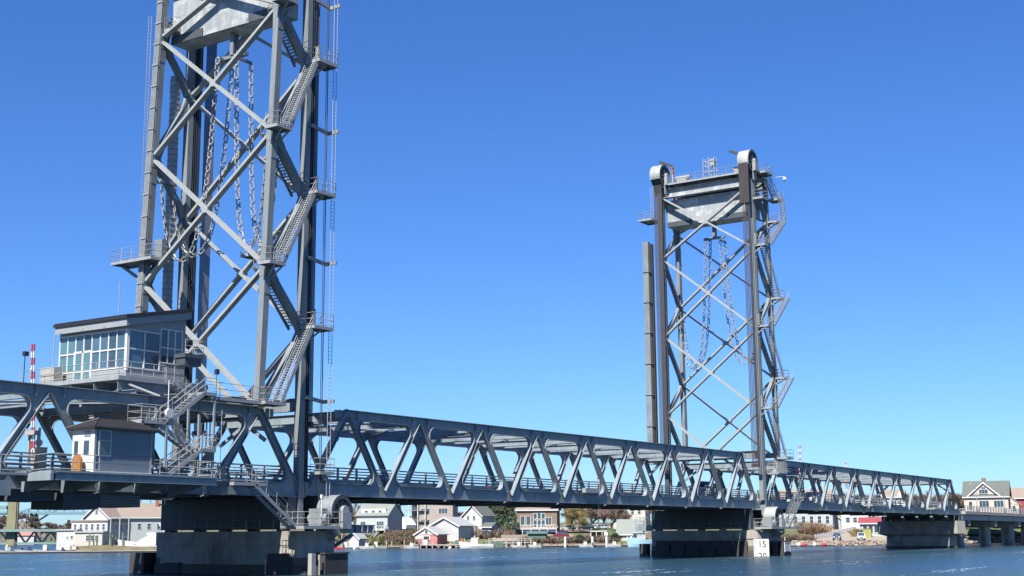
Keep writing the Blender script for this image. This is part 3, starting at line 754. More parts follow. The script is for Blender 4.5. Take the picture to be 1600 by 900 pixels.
# clearance gauge board 15 / 20
bx, by0, by1 = 87.95, -3.05, -.85
gb = thing('clearance_board', 'white clearance gauge board reading 15 and 20 at the waterline', 'sign', (bx,(by0+by1)/2,0))
part(gb, 'board', M().box(bx-.06,bx+.04,by0,by1,-1.2,2.3), WHITE)
part(gb, 'board_post', M().box(bx+.04,bx+.3,by0+.2,by0+.4,-1.2,2.2).box(bx+.04,bx+.3,by1-.4,by1-.2,-1.2,2.2), GALV)
def text_mesh(s, size):
    cu = bpy.data.curves.new('txt', 'FONT'); cu.body = s; cu.size = size; cu.extrude = .008; cu.align_x = 'CENTER'; cu.resolution_u = 4
    o = bpy.data.objects.new('txt', cu); C.objects.link(o); dg = bpy.context.evaluated_depsgraph_get()
    me = bpy.data.meshes.new_from_object(o.evaluated_get(dg)); bpy.data.objects.remove(o, do_unlink=True); bpy.data.curves.remove(cu); return me
for s_, z in (('15', 1.2), ('20', -.38)):
    me = text_mesh(s_, 1.25); me.name = 'numeral'; me.materials.clear(); me.materials.append(BLACK)
    o = bpy.data.objects.new('numeral', me); C.objects.link(o); o.parent = gb; o.location = (-.075, -.15, z); o.rotation_euler = (R(90), 0, R(-90))
for i in range(9):
    z = 2.1-i*.305; wd = .42 if i % 5 == 1 else .24
    part(gb, 'tick', M().box(bx-.075,bx-.062,by1-.08-wd,by1-.08,z-.025,z+.025), BLACK)

# hammerhead pier at the far end of the right flanking span
p3 = thing('pier', 'concrete hammerhead pier at the right end of the far truss span', 'bridge pier', (186,W/2,0))
def hexp(x0,x1,y0,y1,c): xm=(x0+x1)/2; return [(x0,y0),(xm,y0-c),(x1,y0),(x1,y1),(xm,y1+c),(x0,y1)]
part(p3, 'pier_cap', M().prism(hexp(183.4,188.2,-.4,W+.4,.9), 'z', 2.75, 5.2), CONC)
mb = M(); A = hexp(183.4,188.2,-.4,W+.4,.9); B = hexp(184,187.6,1.6,W-1.6,.7)
mb.add([(x,y,2.746) for x,y in A]+[(x,y,2.2) for x,y in B], [(i,(i+1)%6,6+(i+1)%6,6+i) for i in range(6)]+[(6,7,8,9,10,11)])
part(p3, 'cap_haunch', mb, CONC)
part(p3, 'pier_shaft', M().prism(hexp(183.9,187.7,1.4,W-1.4,1.0), 'z', .4, 2.25), CONC)
part(p3, 'pier_footing', M().prism(hexp(183.7,187.9,1.2,W-1.2,1.1), 'z', -3, .396), CONCW)
for (ya, yb, za, zb_, x, nn) in ((-.3, W+.3, 2.85, 5.1, 183.4, 6), (1.6, W-1.6, .5, 2.15, 183.9, 5)):
    for i in range(nn):
        a = ya+(yb-ya)*i/nn+.03; b = ya+(yb-ya)*(i+1)/nn-.03; part(p3, 'concrete_panel', M().box(x-.03, x-.002, a, b, za, zb_), CONC)
for y in (.2, W-.2): part(p3, 'bearing', M().box(185.5,187.4,y-.5,y+.5,5.2,6.25), DARKST)

# approach viaduct beyond it
ap = thing('approach_viaduct', 'concrete approach viaduct on round columns leading right to the shore', 'viaduct', (187.5,0,0))
XE = 345
def zg(x): return 6.75-(x-187)*.004
for a in range(8):
    x0 = 188.1+a*19.3; x1 = x0+19.26
    mb = M(); mb.add([(x0,-.9,zg(x0)-.25),(x1,-.9,zg(x1)-.25),(x1,W+.9,zg(x1)-.25),(x0,W+.9,zg(x0)-.25),(x0,-.9,zg(x0)+.35),(x1,-.9,zg(x1)+.35),(x1,W+.9,zg(x1)+.35),(x0,W+.9,zg(x0)+.35)],
           [(0,3,2,1),(4,5,6,7),(0,1,5,4),(1,2,6,5),(2,3,7,6),(3,0,4,7)])
    part(ap, 'deck_section', mb, CONCL)
    for i in range(6):
        y = .1+i*(W-.2)/5; part(ap, 'girder', M().beam((x0+.2,y,zg(x0)-.8),(x1-.2,y,zg(x1)-.8),.5,1.1), STEEL)
for b in range(8):
    x = 191.5+b*19.3; z = zg(x)
    part(ap, 'bent_cap', M().box(x-.75,x+.75,-.6,W+.6,z-2.5,z-1.36), CONC)
    for y in (1.5, 7.2, 12.9): part(ap, 'column', M().tube((x,y,-3),(x,y,z-2.5),.78,16), CONC, smooth=False)
me = M().box(-.09,.09,-.09,.09,0,1.15).mesh('rail_post', GALV)
for y in (-.75, W+.75):
    for h in (.25,.5,.75,1.05): part(ap, 'rail', M().beam((188.2,y,zg(188)+.35+h),(XE,y,zg(XE)+.35+h),.07,.07), GALV)
    for i in range(76): x = 188.4+i*2.05; rep(ap, 'rail_post', me, (x,y,zg(x)+.35))
part(ap, 'road_surface', M().beam((188.2,W/2,zg(188)+.358),(XE,W/2,zg(XE)+.358),W-2,.01), ASPH)
def lamp_post(x, y, z, h, label, s=1):
    t = thing('lamp_post', label, 'lamp post', (x,y,z), group='lamp posts along the approach road')
    part(t, 'post', M().tube((x,y,z),(x,y,z+h),.1,8,.07).box(x-.25,x+.25,y-.25,y+.25,z,z+.4), GALV)
    part(t, 'arm', M().tube((x,y,z+h-.1),(x-s*1.4,y+.2,z+h+.15),.045,6), GALV)
    part(t, 'lamp_head', M().box(x-s*1.9-.3,x-s*1.9+.5,y+.05,y+.35,z+h+.08,z+h+.24), GALV)
for x, lb in ((197.5,'tall lamp post in front of the pink house, nearest the truss'),(218.5,'tall lamp post before the right half of the pink house'),(243,'tall lamp post at the right end of the viaduct railing')):
    lamp_post(x,-.6,zg(x)+.35,4.6 if x<200 else 4.2,lb)
for px, d, lb in ((1467,330,'street lamp seen through the last openings of the far truss'),(1443,420,'street lamp among bare trees behind the far truss, left one')):
    p = gp(px, d); lamp_post(p.x,p.y,6,8.0,lb)

# ------------------------------------------------------------------ control house on the left flanking span
ch = thing('control_house', 'glazed grey control house with dark mono-pitch roof on its platform over the truss', 'control house', (-17.15,3,13.4))
hx0, hx1, hy0, hy1, hz = -17.15, -11.3, 3.0, 11.0, 15.0
def ztop(x): return 19.1+(x-hx0)*.2
part(ch, 'platform_deck', M().box(-18.9,-9.9,1.7,13.6,hz-.35,hz-.02), GALV)
for y in (1.9, 4.6, 7.3, 10.0, 12.9): part(ch, 'platform_beam', M().ibeam((-18.8,y,hz-.75),(-9.9,y,hz-.75),.35,.75), STEEL)
for x in (-18.4, -14.3, -10.4): part(ch, 'platform_beam', M().ibeam((x,.3,hz-1.3),(x,W-.3,hz-1.3),.35,.32), STEEL)
for x in (-18.4,-14.3,-10.4):
    for y in (2.2, 6.5, 11): part(ch, 'platform_post', M().tube((x,y,12.9),(x,y,hz-1.1),.1,6), GALV)
part(ch, 'platform_brace', M().tube((-17.9,1.9,hz-.6),(-16.1,.3,13.5),.11,8), GALV)
mb = M()
for x, y0_, y1_ in ((hx1, hy0, hy1),): pass
# walls: solid lower band, gable panels above the glazing, right end
mb.prism([(hx0,hz),(hx1,hz),(hx1,ztop(hx1)),(-11.6,ztop(-11.6)),(-11.6,hz+1.5),(-13.85,hz+1.5),(-13.85,hz+.82),(hx0,hz+.82)], 'y', hy0, hy0+.2)
mb.prism([(hx0,hz+3.78),(-13.9,hz+3.78),(-13.9,hz+4.2),(-11.605,hz+4.2),(-11.605,ztop(-11.605)),(hx0,ztop(hx0))], 'y', hy0, hy0+.2)
mb.box(hx0,hx0+.2,hy0+.21,6.95,hz,hz+.82); mb.box(hx0,hx0+.2,9.1,hy1,hz,hz+.82)
mb.box(hx0,hx0+.2,hy0+.21,hy1,hz+3.76,ztop(hx0)-.02)
mb.box(hx1-.2,hx1,hy0+.21,hy1,hz,ztop(hx0)); mb.box(hx0+.21,hx1-.21,hy1-.2,hy1,hz,ztop(hx0))
mb.box(-14.4,-11.4,3.3,8,12.2,hz-.36)
part(ch, 'wall', mb, PANELG)
for i in range(5):
    zz2 = hz+.02; part(ch, 'wall_panel', M().box(hx1-.02-.0,hx1+.02,hy0+.3+i*1.5,hy0+1.75+i*1.5,hz+.05,ztop(hx0)-.1), PANELG)
part(ch, 'panel_joint', M().box(-13.83,-11.32,hy0-.02,hy0-.002,hz+.72,hz+.76), DARKST)
for i in range(3): part(ch, 'vent_cowl', M().box(hx0-.5,hx0-.1,hy0+2+i*2.6,hy0+2.3+i*2.6,hz+4.02,hz+4.16), GALV)
part(ch, 'corner_post', M().box(hx0-.04,hx0+.14,hy0-.04,hy0+.14,hz+.6,hz+3.8), WHITE)
# roof
rf = M(); rx0, rx1, ry0, ry1 = hx0-.6, hx1+.3, hy0-.55, hy1+.15
def rz_(x): return 19.2+(x-hx0)*.2
rf.add([(rx0,ry0,rz_(rx0)+.42),(rx1,ry0,rz_(rx1)+.42),(rx1,ry1,rz_(rx1)+.42),(rx0,ry1,rz_(rx0)+.42),(rx0,ry0,rz_(rx0)+.66),(rx1,ry0,rz_(rx1)+.66),(rx1,ry1,rz_(rx1)+.66),(rx0,ry1,rz_(rx0)+.66)],
       [(0,3,2,1),(4,5,6,7),(0,1,5,4),(1,2,6,5),(2,3,7,6),(3,0,4,7)])
part(ch, 'roof', rf, ROOFBR)
fs = M(); fx0, fx1, fy0, fy1 = rx0+.12, rx1-.1, ry0+.12, ry1-.1
fs.add([(fx0,fy0,rz_(fx0)-.16),(fx1,fy0,rz_(fx1)-.16),(fx1,fy1,rz_(fx1)-.16),(fx0,fy1,rz_(fx0)-.16),(fx0,fy0,rz_(fx0)+.41),(fx1,fy0,rz_(fx1)+.41),(fx1,fy1,rz_(fx1)+.41),(fx0,fy1,rz_(fx0)+.41)],
       [(0,3,2,1),(4,5,6,7),(0,1,5,4),(1,2,6,5),(2,3,7,6),(3,0,4,7)])
part(ch, 'fascia', fs, PANELG)
sm = M()
for i in range(22):
    y = ry0+.2+i*(ry1-ry0-.4)/21; sm.add([(rx0,y-.02,rz_(rx0)+.66),(rx1,y-.02,rz_(rx1)+.66),(rx1,y+.02,rz_(rx1)+.66),(rx0,y+.02,rz_(rx0)+.66),(rx0,y,rz_(rx0)+.72),(rx1,y,rz_(rx1)+.72)],[(0,1,5,4),(3,2,5,4)])
part(ch, 'roof_seam', sm, ROOFBR)
def glaze(root, axis, c, u0, u1, z0, z1, cols, rows, skip=(), out=-1, gm=None):
    """window wall on plane axis=c: white mullions, glass panes as single parts"""
    fr_ = M(); us = [u0+(u1-u0)*i/cols for i in range(cols+1)]; zs = [z0+(z1-z0)*r_ for r_ in rows]
    def bx_(mb, a0, a1, z_0, z_1, d0, d1):
        d0, d1 = sorted((c+out*d0, c+out*d1))
        if axis == 'x': mb.box(d0,d1,a0,a1,z_0,z_1)
        else: mb.box(a0,a1,d0,d1,z_0,z_1)
    for u in us: bx_(fr_, u-.05, u+.05, z0, z1, -.1, .05)
    for z in zs: bx_(fr_, u0-.046, u1+.046, z-.05, z+.05, -.09, .046)
    part(root, 'mullion_frame', fr_, WHITE)
    for i in range(cols):
        for j in range(len(zs)-1):
            if (i, j) in skip: continue
            mb_ = M(); bx_(mb_, us[i]+.052, us[i+1]-.052, zs[j]+.052, zs[j+1]-.052, -.06, -.02); part(root, 'pane', mb_, GLASST if (gm is GLASST and i >= cols-2) else (GLASSM if (i*7+j*3+cols)%3 else GLASS))
glaze(ch, 'x', hx0, hy0+.16, hy1-.1, hz+.85, hz+3.75, 8, (0,.5,1), skip=((4,0),(5,0)), gm=GLASST)
glaze(ch, 'y', hy0, hx0+.16, -13.9, hz+.85, hz+3.75, 2, (0,.5,1), gm=GLASS)
glaze(ch, 'y', hy0, -13.85, -11.65, hz+1.52, hz+4.18, 3, (0,.45,1), gm=GLASS)
part(ch, 'door_leaf', M().box(hx0-.03,hx0+.05,7.12,7.95,hz+.05,hz+2.3), GLASST)
part(ch, 'door_leaf', M().box(hx0-.03,hx0+.05,8.12,8.95,hz+.05,hz+2.3), GLASST)
part(ch, 'door_frame', M().box(hx0-.08,hx0+.06,6.95,7.12,hz,hz+2.45).box(hx0-.08,hx0+.06,7.95,8.12,hz,hz+2.45).box(hx0-.08,hx0+.06,8.95,9.1,hz,hz+2.45).box(hx0-.08,hx0+.06,7.12,8.95,hz+2.3,hz+2.45).box(hx0-.08,hx0+.06,7.12,8.95,hz,hz+.05), WHITE)
part(ch, 'window_blind', M().box(hx0+.35,hx0+.4,3.4,6.8,hz+2.6,hz+3.7), WHITE)
part(ch, 'downpipe', M().tube((hx0-.3,hy1+.3,hz),(hx0-.3,hy1+.3,19.1),.05,6), GALV)
part(ch, 'railing', railing(M(), [(-18.85,13.5,hz),(-18.85,1.75,hz),(-14.4,1.75,hz)], step=1.25), GALV)
part(ch, 'equipment_box', M().box(-18.4,-17.6,9.9,11.6,hz,hz+1.25), CONCL)
part(ch, 'flood_light', M().tube((-18.85,13.0,hz),(-18.85,13.0,hz+2.4),.04,5).box(-19.0,-18.6,12.85,13.15,hz+2.3,hz+2.65), BLACK)
stair(ch, -10.6, 12.4, -14.3, hz, .8, 1.7, True)
part(ch, 'service_balcony', M().box(-12.9,-11.2,1.2,2.2,16.3,16.9).box(-13.0,-11.1,1.1,2.3,16.9,17.2), DARKST)
part(ch, 'railing', railing(M(), [(-13,1.1,17.2),(-11.1,1.1,17.2),(-11.1,2.3,17.2)], step=.9), GALV)
part(ch, 'mast', M().tube((-13.5,8.5,21),(-13.5,8.5,23.6),.035,5), GALV)

# stair tower and walkway on the near face of the left flanking span
sw = thing('access_stair', 'galvanised switchback stair with mesh balustrades rising from booth deck to walkway', 'stairs', (-17,-1.7,7.4))
platform(sw, -20.1, -17.6, -2.4, -.9, 11.4, 'xyY')
stair(sw, -17.6, 11.4, -14.1, 13.85, -2.4, -1.5, True)
platform(sw, -14.1, -12.9, -2.4, -.6, 13.85, 'y')
platform(sw, -12.9, -6.9, -1.5, -.6, 13.72, 'y')
stair(sw, -14.2, 9.6, -17.9, 11.4, -1.45, -.65, True)
platform(sw, -14.2, -12.9, -2.5, -.65, 9.6, 'Xy')
stair(sw, -17.7, 7.5, -14.2, 9.6, -2.5, -1.6, True)
pm = M()
for x, y, z0, z1 in ((-13.0,-2.3,7.4,13.7),(-13.0,-.7,7.4,13.7),(-17.7,-2.35,7.4,11.3),(-20.0,-2.35,10.4,11.3),(-14.1,-.7,7.4,13.7),(-17.7,-1.0,7.4,11.3)): pm.box(x-.08,x+.08,y-.08,y+.08,z0,z1)
part(sw, 'post', pm, STEEL)
hz2 = M()
for z in (8.3,10.4,12.2): hz2.tube((-14.1,-2.3,z),(-12.2,-2.3,z),.025,4)
hz2.tube((-12.2,-2.3,7.4),(-12.2,-2.3,12.6),.03,4)
part(sw, 'guard_bar', hz2, GALV)
part(sw, 'dish_light', M().tube((-17.75,-2.55,11.95),(-17.75,-2.75,11.95),.36,16).tube((-17.75,-2.5,11.4),(-17.75,-2.5,14.4),.04,5), WHITE)
part(sw, 'flood_light', M().tube((-12.2,-1.6,13.7),(-12.2,-1.6,15.6),.03,4).box(-12.35,-12.05,-1.75,-1.5,15.4,15.8), BLACK)

# ------------------------------------------------------------------ operator booth on its cantilevered deck
bd = thing('booth_deck', 'cantilevered steel deck outside the near truss carrying the operator booth', 'platform', (-22,-2.5,6.8))
part(bd, 'deck_plate', M().box(-29.2,-14.6,-4.5,-.75,7.22,7.4), STEEL)
part(bd, 'edge_beam', M().ibeam((-28.8,-4.4,7.05),(-14.6,-4.4,7.05),.3,.55), STEEL)
part(bd, 'edge_beam', M().box(-29.25,-29.0,-4.5,-.8,6.75,7.22), STEEL)
for x in (-28.2,-25.0,-21.8,-18.6,-15.4): part(bd, 'bracket', M().prism([(-.3,5.9),(-.3,7.2),(-4.3,7.2),(-4.3,6.85)], 'x', x-.12, x+.12), STEEL)
part(bd, 'lower_box', M().box(-25.6,-22.6,-1.2,2.2,5.0,6.1), DARKST)
part(bd, 'louvre_box', M().box(-22.5,-18.7,-1.0,2.2,5.2,6.1), DARKST)
lv = M()
for i in range(7): lv.box(-22.4,-18.8,-1.08,-1.02,5.28+i*.11,5.33+i*.11)
part(bd, 'louvre', lv, STEEL)
part(bd, 'lower_box', M().box(-29.5,-26.0,-.8,2.2,5.5,6.1), DARKST)
# side walkway further left with sunlit bracket box
part(bd, 'walkway', M().box(-60,-29.3,-2.2,-.75,7.12,7.3), STEEL)
part(bd, 'bracket_box', M().box(-36.5,-31.5,-3.3,-1.0,5.75,6.7).box(-31.5,-31.3,-3.3,-1.0,5.75,6.7), STEEL)
part(bd, 'railing', railing(M(), [(-60,-2.15,7.3),(-29.3,-2.15,7.3),(-29.2,-4.4,7.4),(-25.3,-4.4,7.4)], step=2.0), GALV)
part(bd, 'railing', railing(M(), [(-20.0,-4.4,7.4),(-14.7,-4.4,7.4),(-14.7,-1,7.4)], step=1.75), GALV)

bo = thing('operator_booth', 'small booth with white front, blue-grey sides and dark hipped roof', 'booth', (-22.6,-2.5,7.4))
bx0, bx1, y0_, y1_, z0_, z1_ = -25.1, -20.15, -3.6, -1.35, 7.42, 10.35
part(bo, 'wall', M().box(bx0+.02,bx1,y0_,y1_,z0_,z1_), SIDINGB)
sd_ = M()
for i in range(5): sd_.box(bx0+.06,bx1-.04,y0_-.025,y0_-.001,z0_+.05+i*.58,z0_+.05+i*.58+.565)
part(bo, 'siding_board', sd_, SIDINGB)
part(bo, 'front_wall', M().box(bx0-.05,bx0+.018,y0_-.03,y1_+.02,z0_,z1_), WHITE)
part(bo, 'corner_trim', M().box(bx0-.07,bx0+.1,y0_-.07,y0_-.031,z0_,z1_).box(bx1-.09,bx1+.04,y0_-.06,y0_+.06,z0_,z1_), GALV)
for ya, yb, nm in ((-2.0,-1.6,'window'),(-3.15,-2.6,'door_window')):
    f_ = part(bo, nm, M().box(bx0-.1,bx0-.052,ya-.08,yb+.08,z0_+1.15,z0_+2.25), WHITE)
    part(f_, 'pane', M().box(bx0-.115,bx0-.101,ya,yb,z0_+1.23,z0_+2.17), GLASS)
part(bo, 'door', M().box(bx0-.09,bx0-.052,-3.3,-2.45,z0_+.1,z0_+1.14), WHITE)
lv = M()
for i in range(4): lv.box(bx0-.08,bx0-.052,-3.2,-2.55,z0_+2.42+i*.11,z0_+2.47+i*.11)
part(bo, 'louvre', lv, SIDINGB)
w_ = part(bo, 'side_window', M().box(bx0+.3,bx0+1.35,y0_-.07,y0_-.026,z0_+1.1,z0_+2.9), WHITE)
part(w_, 'pane', M().box(bx0+.38,bx0+1.27,y0_-.085,y0_-.071,z0_+1.18,z0_+2.15), GLASS)
part(w_, 'blind', M().box(bx0+.38,bx0+1.27,y0_-.083,y0_-.071,z0_+2.2,z0_+2.82), SIDINGB)
ex = .35; A = [(bx0-ex,y0_-ex),(bx1+ex,y0_-ex),(bx1+ex,y1_+ex),(bx0-ex,y1_+ex)]; ym = (y0_+y1_)/2
rf = M(); rf.prism(A, 'z', z1_+.005, z1_+.16)
rf.add([(x,y,z1_+.16) for x,y in A]+[(bx0+1.2,ym,z1_+.85),(bx1-1.2,ym,z1_+.85)], [(0,1,5,4),(1,2,5),(2,3,4,5),(3,0,4)])
part(bo, 'roof', rf, ROOFBR)
hr = M()
for a, b in ((A[0],(bx0+1.2,ym)),(A[1],(bx1-1.2,ym)),(A[2],(bx1-1.2,ym)),(A[3],(bx0+1.2,ym))): hr.tube((*a,z1_+.17),(*b,z1_+.87),.05,5)
part(bo, 'roof_ridge', hr, ROOFBR)
part(bo, 'base_trim', M().box(bx0-.06,bx1+.05,y0_-.1,y0_-.03,z0_-.0,z0_+.08), WHITE)
# orange round-topped guard
og = M(); pts = [(-3.0,0),(-3.0,.75)]+[(-2.55-.45*math.cos(math.pi*i/10), .75+.45*math.sin(math.pi*i/10)) for i in range(1,10)]+[(-2.1,.75),(-2.1,0)]
og.prism([(a,7.42+b) for a,b in pts], 'x', -25.75, -25.55)
single('round_topped_guard', og, ORANGE, 'orange round-topped panel standing before the booth door', 'guard panel', loc=(-25.65,-2.5,7.42))

# ------------------------------------------------------------------ barrier gates
def gate(label, x, y, z, h, lean=0):
    t = thing('barrier_gate', label, 'barrier', (x,y,z), group='raised striped road barriers')
    part(t, 'cabinet', M().box(x-.3,x+.45,y-.35,y+.35,z,z+1.7).box(x-.32,x+.48,y-.38,y+.38,z+1.7,z+1.78), CONCL)
    part(t, 'support_arm', M().box(x-.5,x-.3,y-.55,y-.42,z+.6,z+3.1).box(x-.5,x-.3,y+.42,y+.55,z+.6,z+2.9).box(x-.8,x-.3,y-.52,y+.52,z+2.6,z+2.9), CONCL)
    n = 16
    for i in range(n):
        za = z+1.2+(h-1.2)*i/n; zb_ = z+1.2+(h-1.2)*(i+1)/n-.004; xx = x-.45+lean*(i/n)
        part(t, 'arm_band', M().box(xx-.045,xx+.045,y-.17,y-.08,za,zb_).box(xx-.045,xx+.045,y+.08,y+.17,za,zb_), RED if i % 2 else WHITE)
    part(t, 'arm_strut', M().box(x-.48,x-.4,y-.1,y+.1,z+1.6,z+1.7).box(x-.48+lean*.5,x-.4+lean*.5,y-.1,y+.1,z+h*.5,z+h*.5+.08).box(x-.5+lean,x-.4+lean,y-.1,y+.1,z+h*.8,z+h*.8+.08), WHITE)
    part(t, 'warning_lamp', M().ball((x,y,z+2.1),.26,10,6), WHITE)
gate('raised red and white barrier with pale cabinet left of the booth', -25.9, 1.3, 7.48, 8.9, -.5)
gate('raised red and white barrier rising above the far truss near the tower', 112.5, 2.0, 7.65, 8.6, .5)
gate('raised red and white barrier near the right end of the far truss', 161.0, W-2.0, 7.6, 8.4, .3)

# ------------------------------------------------------------------ machinery at the pier ends: lower sheaves, platforms, stairs
def lower_works(label, xs, s, xa, xb, x2):
    t = thing('pier_machinery', label, 'machinery', (xs,-1.6,3.8), group='lower sheaves at the tower feet')
    sheave_wheel(t, xs, -2.5, -.9, 5.15, 1.2 if s < 0 else 1.4, hm=STEELT if s < 0 else BRACE)
    platform(t, xa, xb, -3.4, -.9, 3.9, 'xXy')
    part(t, 'sheave_frame', M().box(xs-1.3,xs+1.3,-2.7,-.6,3.3,3.84).box(xs-.5,xs+.5,-3.0,-2.7,3.9,5.0), STEEL)
    part(t, 'gear_case', M().box(xs-s*0-2.6,xs-1.9,-2.6,-1.2,3.9,5.3).tube((xs-2.2,-3.0,4.5),(xs-2.2,-1.0,4.5),.4,10), STEELT)
    part(t, 'under_strut', M().beam((xs-1,-2.8,3.2),(xs-.8,-1.0,2.2),.2,.25).beam((xs+1,-2.8,3.2),(xs+.8,-1.0,2.2),.2,.25), STEEL)
    part(t, 'cantilever_beam', M().ibeam((min(x2),-1.9,3.65),(max(x2),-1.9,3.65),.4,.7), STEEL)
    st_ = M()
    x = min(x2)+.3
    while x < max(x2): st_.box(x-.03,x+.03,-2.12,-1.68,3.35,3.95); x += .75
    part(t, 'beam_stiffener', st_, GALV)
    return t
m1 = lower_works('big dark lower sheave on the railed platform at the nearer pier', 1.6, -1, -4.0, .4, (2.2, 6.6))
stair(m1, -3.9, 3.9, -8.7, 7.1, -2.6, -1.7)
platform(m1, -11.0, -8.6, -2.6, -.8, 7.2, 'xy')
platform(m1, -8.6, -7.4, -2.6, -.9, 7.2, 'yX')
platform(m1, -.2, 1.6, -1.6, -.5, 8.4, 'xXy', 'gate_landing')
part(m1, 'lamp_post', M().tube((-1.8,-3.3,3.9),(-1.8,-3.3,6.2),.05,5).box(-1.9,-1.7,-3.4,-3.2,6.1,6.4), WHITE)
m2 = lower_works('pale lower sheave hood on the railed platform at the farther pier', 93.0, 1, 88.2, 99.0, (88.3, 91.5))
stair(m2, 94.2, 3.9, 98.9, 7.6, -3.4, -2.5)
part(m2, 'service_basket', M().box(94.2,97.3,-2.2,-.5,11.2,11.35), GALV)
part(m2, 'basket_mesh', railing(M(), [(94.2,-.5,11.35),(94.2,-2.2,11.35),(97.3,-2.2,11.35),(97.3,-.5,11.35)], h=1.6, step=.3, bars=(1,.8,.6,.4,.2,.02), r=.035), GALV)
t = thing('pier_platform', 'small steel platform off the far end of the farther pier', 'platform', (91,W+2.2,3.9))
platform(t, 90.0, 92.6, W+.9, W+3.6, 4.3, 'xXyY'); part(t, 'edge_beam', M().box(89.9,90.0,W+.8,W+3.7,3.5,4.3), STEEL)
ladder(t, 91.2, W+1.4, 4.3, 9.5, .45, 'y')
t = thing('work_platform', 'small railed work platform hung on the far truss, left of its middle', 'platform', (137,-.9,7.2))
platform(t, 132.5, 139.5, -1.9, -.35, 7.55, 'xXy')
t = thing('work_platform', 'small railed work platform hung near the right end of the far truss', 'platform', (170,-.9,7.2))
platform(t, 165.5, 169.5, -1.9, -.35, 7.4, 'xXy')
t = thing('inspection_ladder', 'narrow inspection ladder with box on the near side of the lift span', 'ladder', (47.5,-.5,5.5))
ladder(t, 47.5, -.45, 5.0, 9.2, .4, 'x'); part(t, 'box', M().box(44.2,47,-.75,-.3,7.6,8.1), GALV)
#@@REST@@
# ------------------------------------------------------------------ shore terrain
GRASS = mat('spring_grass', (.06, .095, .025), .9, 0, .25, .3, col2=(.11, .10, .05), c2scale=.06, c2lo=.4, c2hi=.6)
BANK = mat('rough_bank', (.105, .08, .055), .95, 0, .35, .5, col2=(.10, .12, .045), c2scale=.05, c2lo=.42, c2hi=.58)
GRAVEL = mat('gravel_slip', (.24, .205, .165), .95, 0, .12, 1.0)
STONE = mat('riprap_stone', (.2, .17, .14), .9, 0, .3, .8, col2=(.22, .16, .13), c2scale=.5)
DOCKW = mat('weathered_dock', (.30, .28, .25), .85, 0, .25, 1.5)
SHING = mat('grey_shingle_wall', (.26, .25, .235), .8, 0, .12, 1.5)
ROOFG = mat('grey_green_roof', (.16, .18, .165), .8, 0, .12, 1.5)
ROOFT = mat('taupe_roof', (.20, .16, .135), .85, 0, .12, 1.0)
ROOFD = mat('dark_green_grey_roof', (.085, .095, .085), .8, 0, .12, 1.0)
PINKW = mat('pale_pink_siding', (.42,.35,.30), .7, 0, .05, 1.0)
CREAM = mat('cream_siding', (.38,.36,.325), .7, 0, .06, 1.0)
GREYW = mat('grey_siding', (.30, .33, .33), .7, 0, .06, 1.0)
TANW = mat('brown_cladding', (.16, .115, .085), .8, 0, .12, 1.0)
REDW = mat('faded_red_boards', (.34, .14, .13), .8, 0, .18, 1.0)
MAROON = mat('maroon_siding', (.22, .04, .05), .7, 0, .1, 1.0)
GREENP = mat('green_shed_paint', (.07, .115, .10), .7, 0, .1, 1.0)
YELLOWG = mat('yellow_green_paint', (.24, .23, .06), .7, 0, .12, 1.0)
METALR = mat('pale_metal_roof', (.30,.31,.31), .6, .05, .1, 1.0)
SHRINK = mat('white_shrink_wrap', (.78, .78, .78), .4, 0, .04, 2)

def interp(tab, x):
    if x <= tab[0][0]: return tab[0][1]
    for (a, u), (b, v) in zip(tab, tab[1:]):
        if x <= b: return u+(v-u)*(x-a)/(b-a)
    return tab[-1][1]
SH = [(110,292),(245,292),(330,315),(500,338),(700,342),(1000,352),(1180,345),(1230,331),(1390,331),(1480,372),(1600,372),(1750,330),(2100,230),(2700,150)]
OFF = [-8, 0, 1.5, 4, 9, 18, 32, 50, 80, 130, 220, 400, 900, 3000]
PROF = [(110, (-2,.3,1.4,1.5,1.5,1.5,1.6,1.7,2,3,5,7,8,10)), (330, (-2,.2,.8,1.5,1.6,1.8,2,2.5,3,4,6,8,10,12)),
        (520, (-2,.1,.7,1.3,2.8,4.0,4.5,4.8,4.8,6,8,9,10,12)), (640, (-2,.1,.6,1,1.8,3.2,4.4,4.8,5.4,6.5,8,9,10,12)),
        (800, (-2,.1,.8,1.1,1.5,2.2,3.8,4.4,5.4,7,8,9,10,12)), (960, (-2,.1,.8,1.2,1.7,2.4,3.4,4.4,5.6,7,8,9,10,12)),
        (1200, (-2,.1,.8,1.3,2.0,3.0,3.8,4.6,6,7.5,9,10,12,14)), (1225, (-2,.1,.9,1.15,1.9,2.9,3.8,4.6,6,7.5,9,10,12,14)),(1262, (-2,.1,.9,1.02,1.5,2.4,3.5,4.6,6,7.5,9,10,12,14)), (1300, (-2,.1,.95,1.0,1.1,1.9,3.3,4.6,6,7.5,9,10,12,14)),
        (1392, (-2,.1,.95,1.0,1.1,2.0,3.3,4.6,6,7.5,9,10,12,14)), (1480, (-2,.1,1.2,1.8,3,4.5,5.2,5.8,6.4,7.5,9,10,12,14)),
        (1750, (-2,.1,1.2,1.8,3,4.5,5.5,6,6.6,7.5,9,10,12,14)), (2700, (-2,.1,1.2,1.8,3,4.5,5.5,6,6.6,7.5,9,10,12,14))]
def Hgt(px, d):
    off = d-interp(SH, px)
    def col(pr):
        return interp(list(zip(OFF, pr)), off)
    for (a, u), (b, v) in zip(PROF, PROF[1:]):
        if px <= b:
            f = max(0, (px-a)/(b-a)); return col(u)*(1-f)+col(v)*f
    return col(PROF[-1][1])
def ground(px, d, dz=0): p = gp(px, d); p.z = Hgt(px, d)+dz; return p
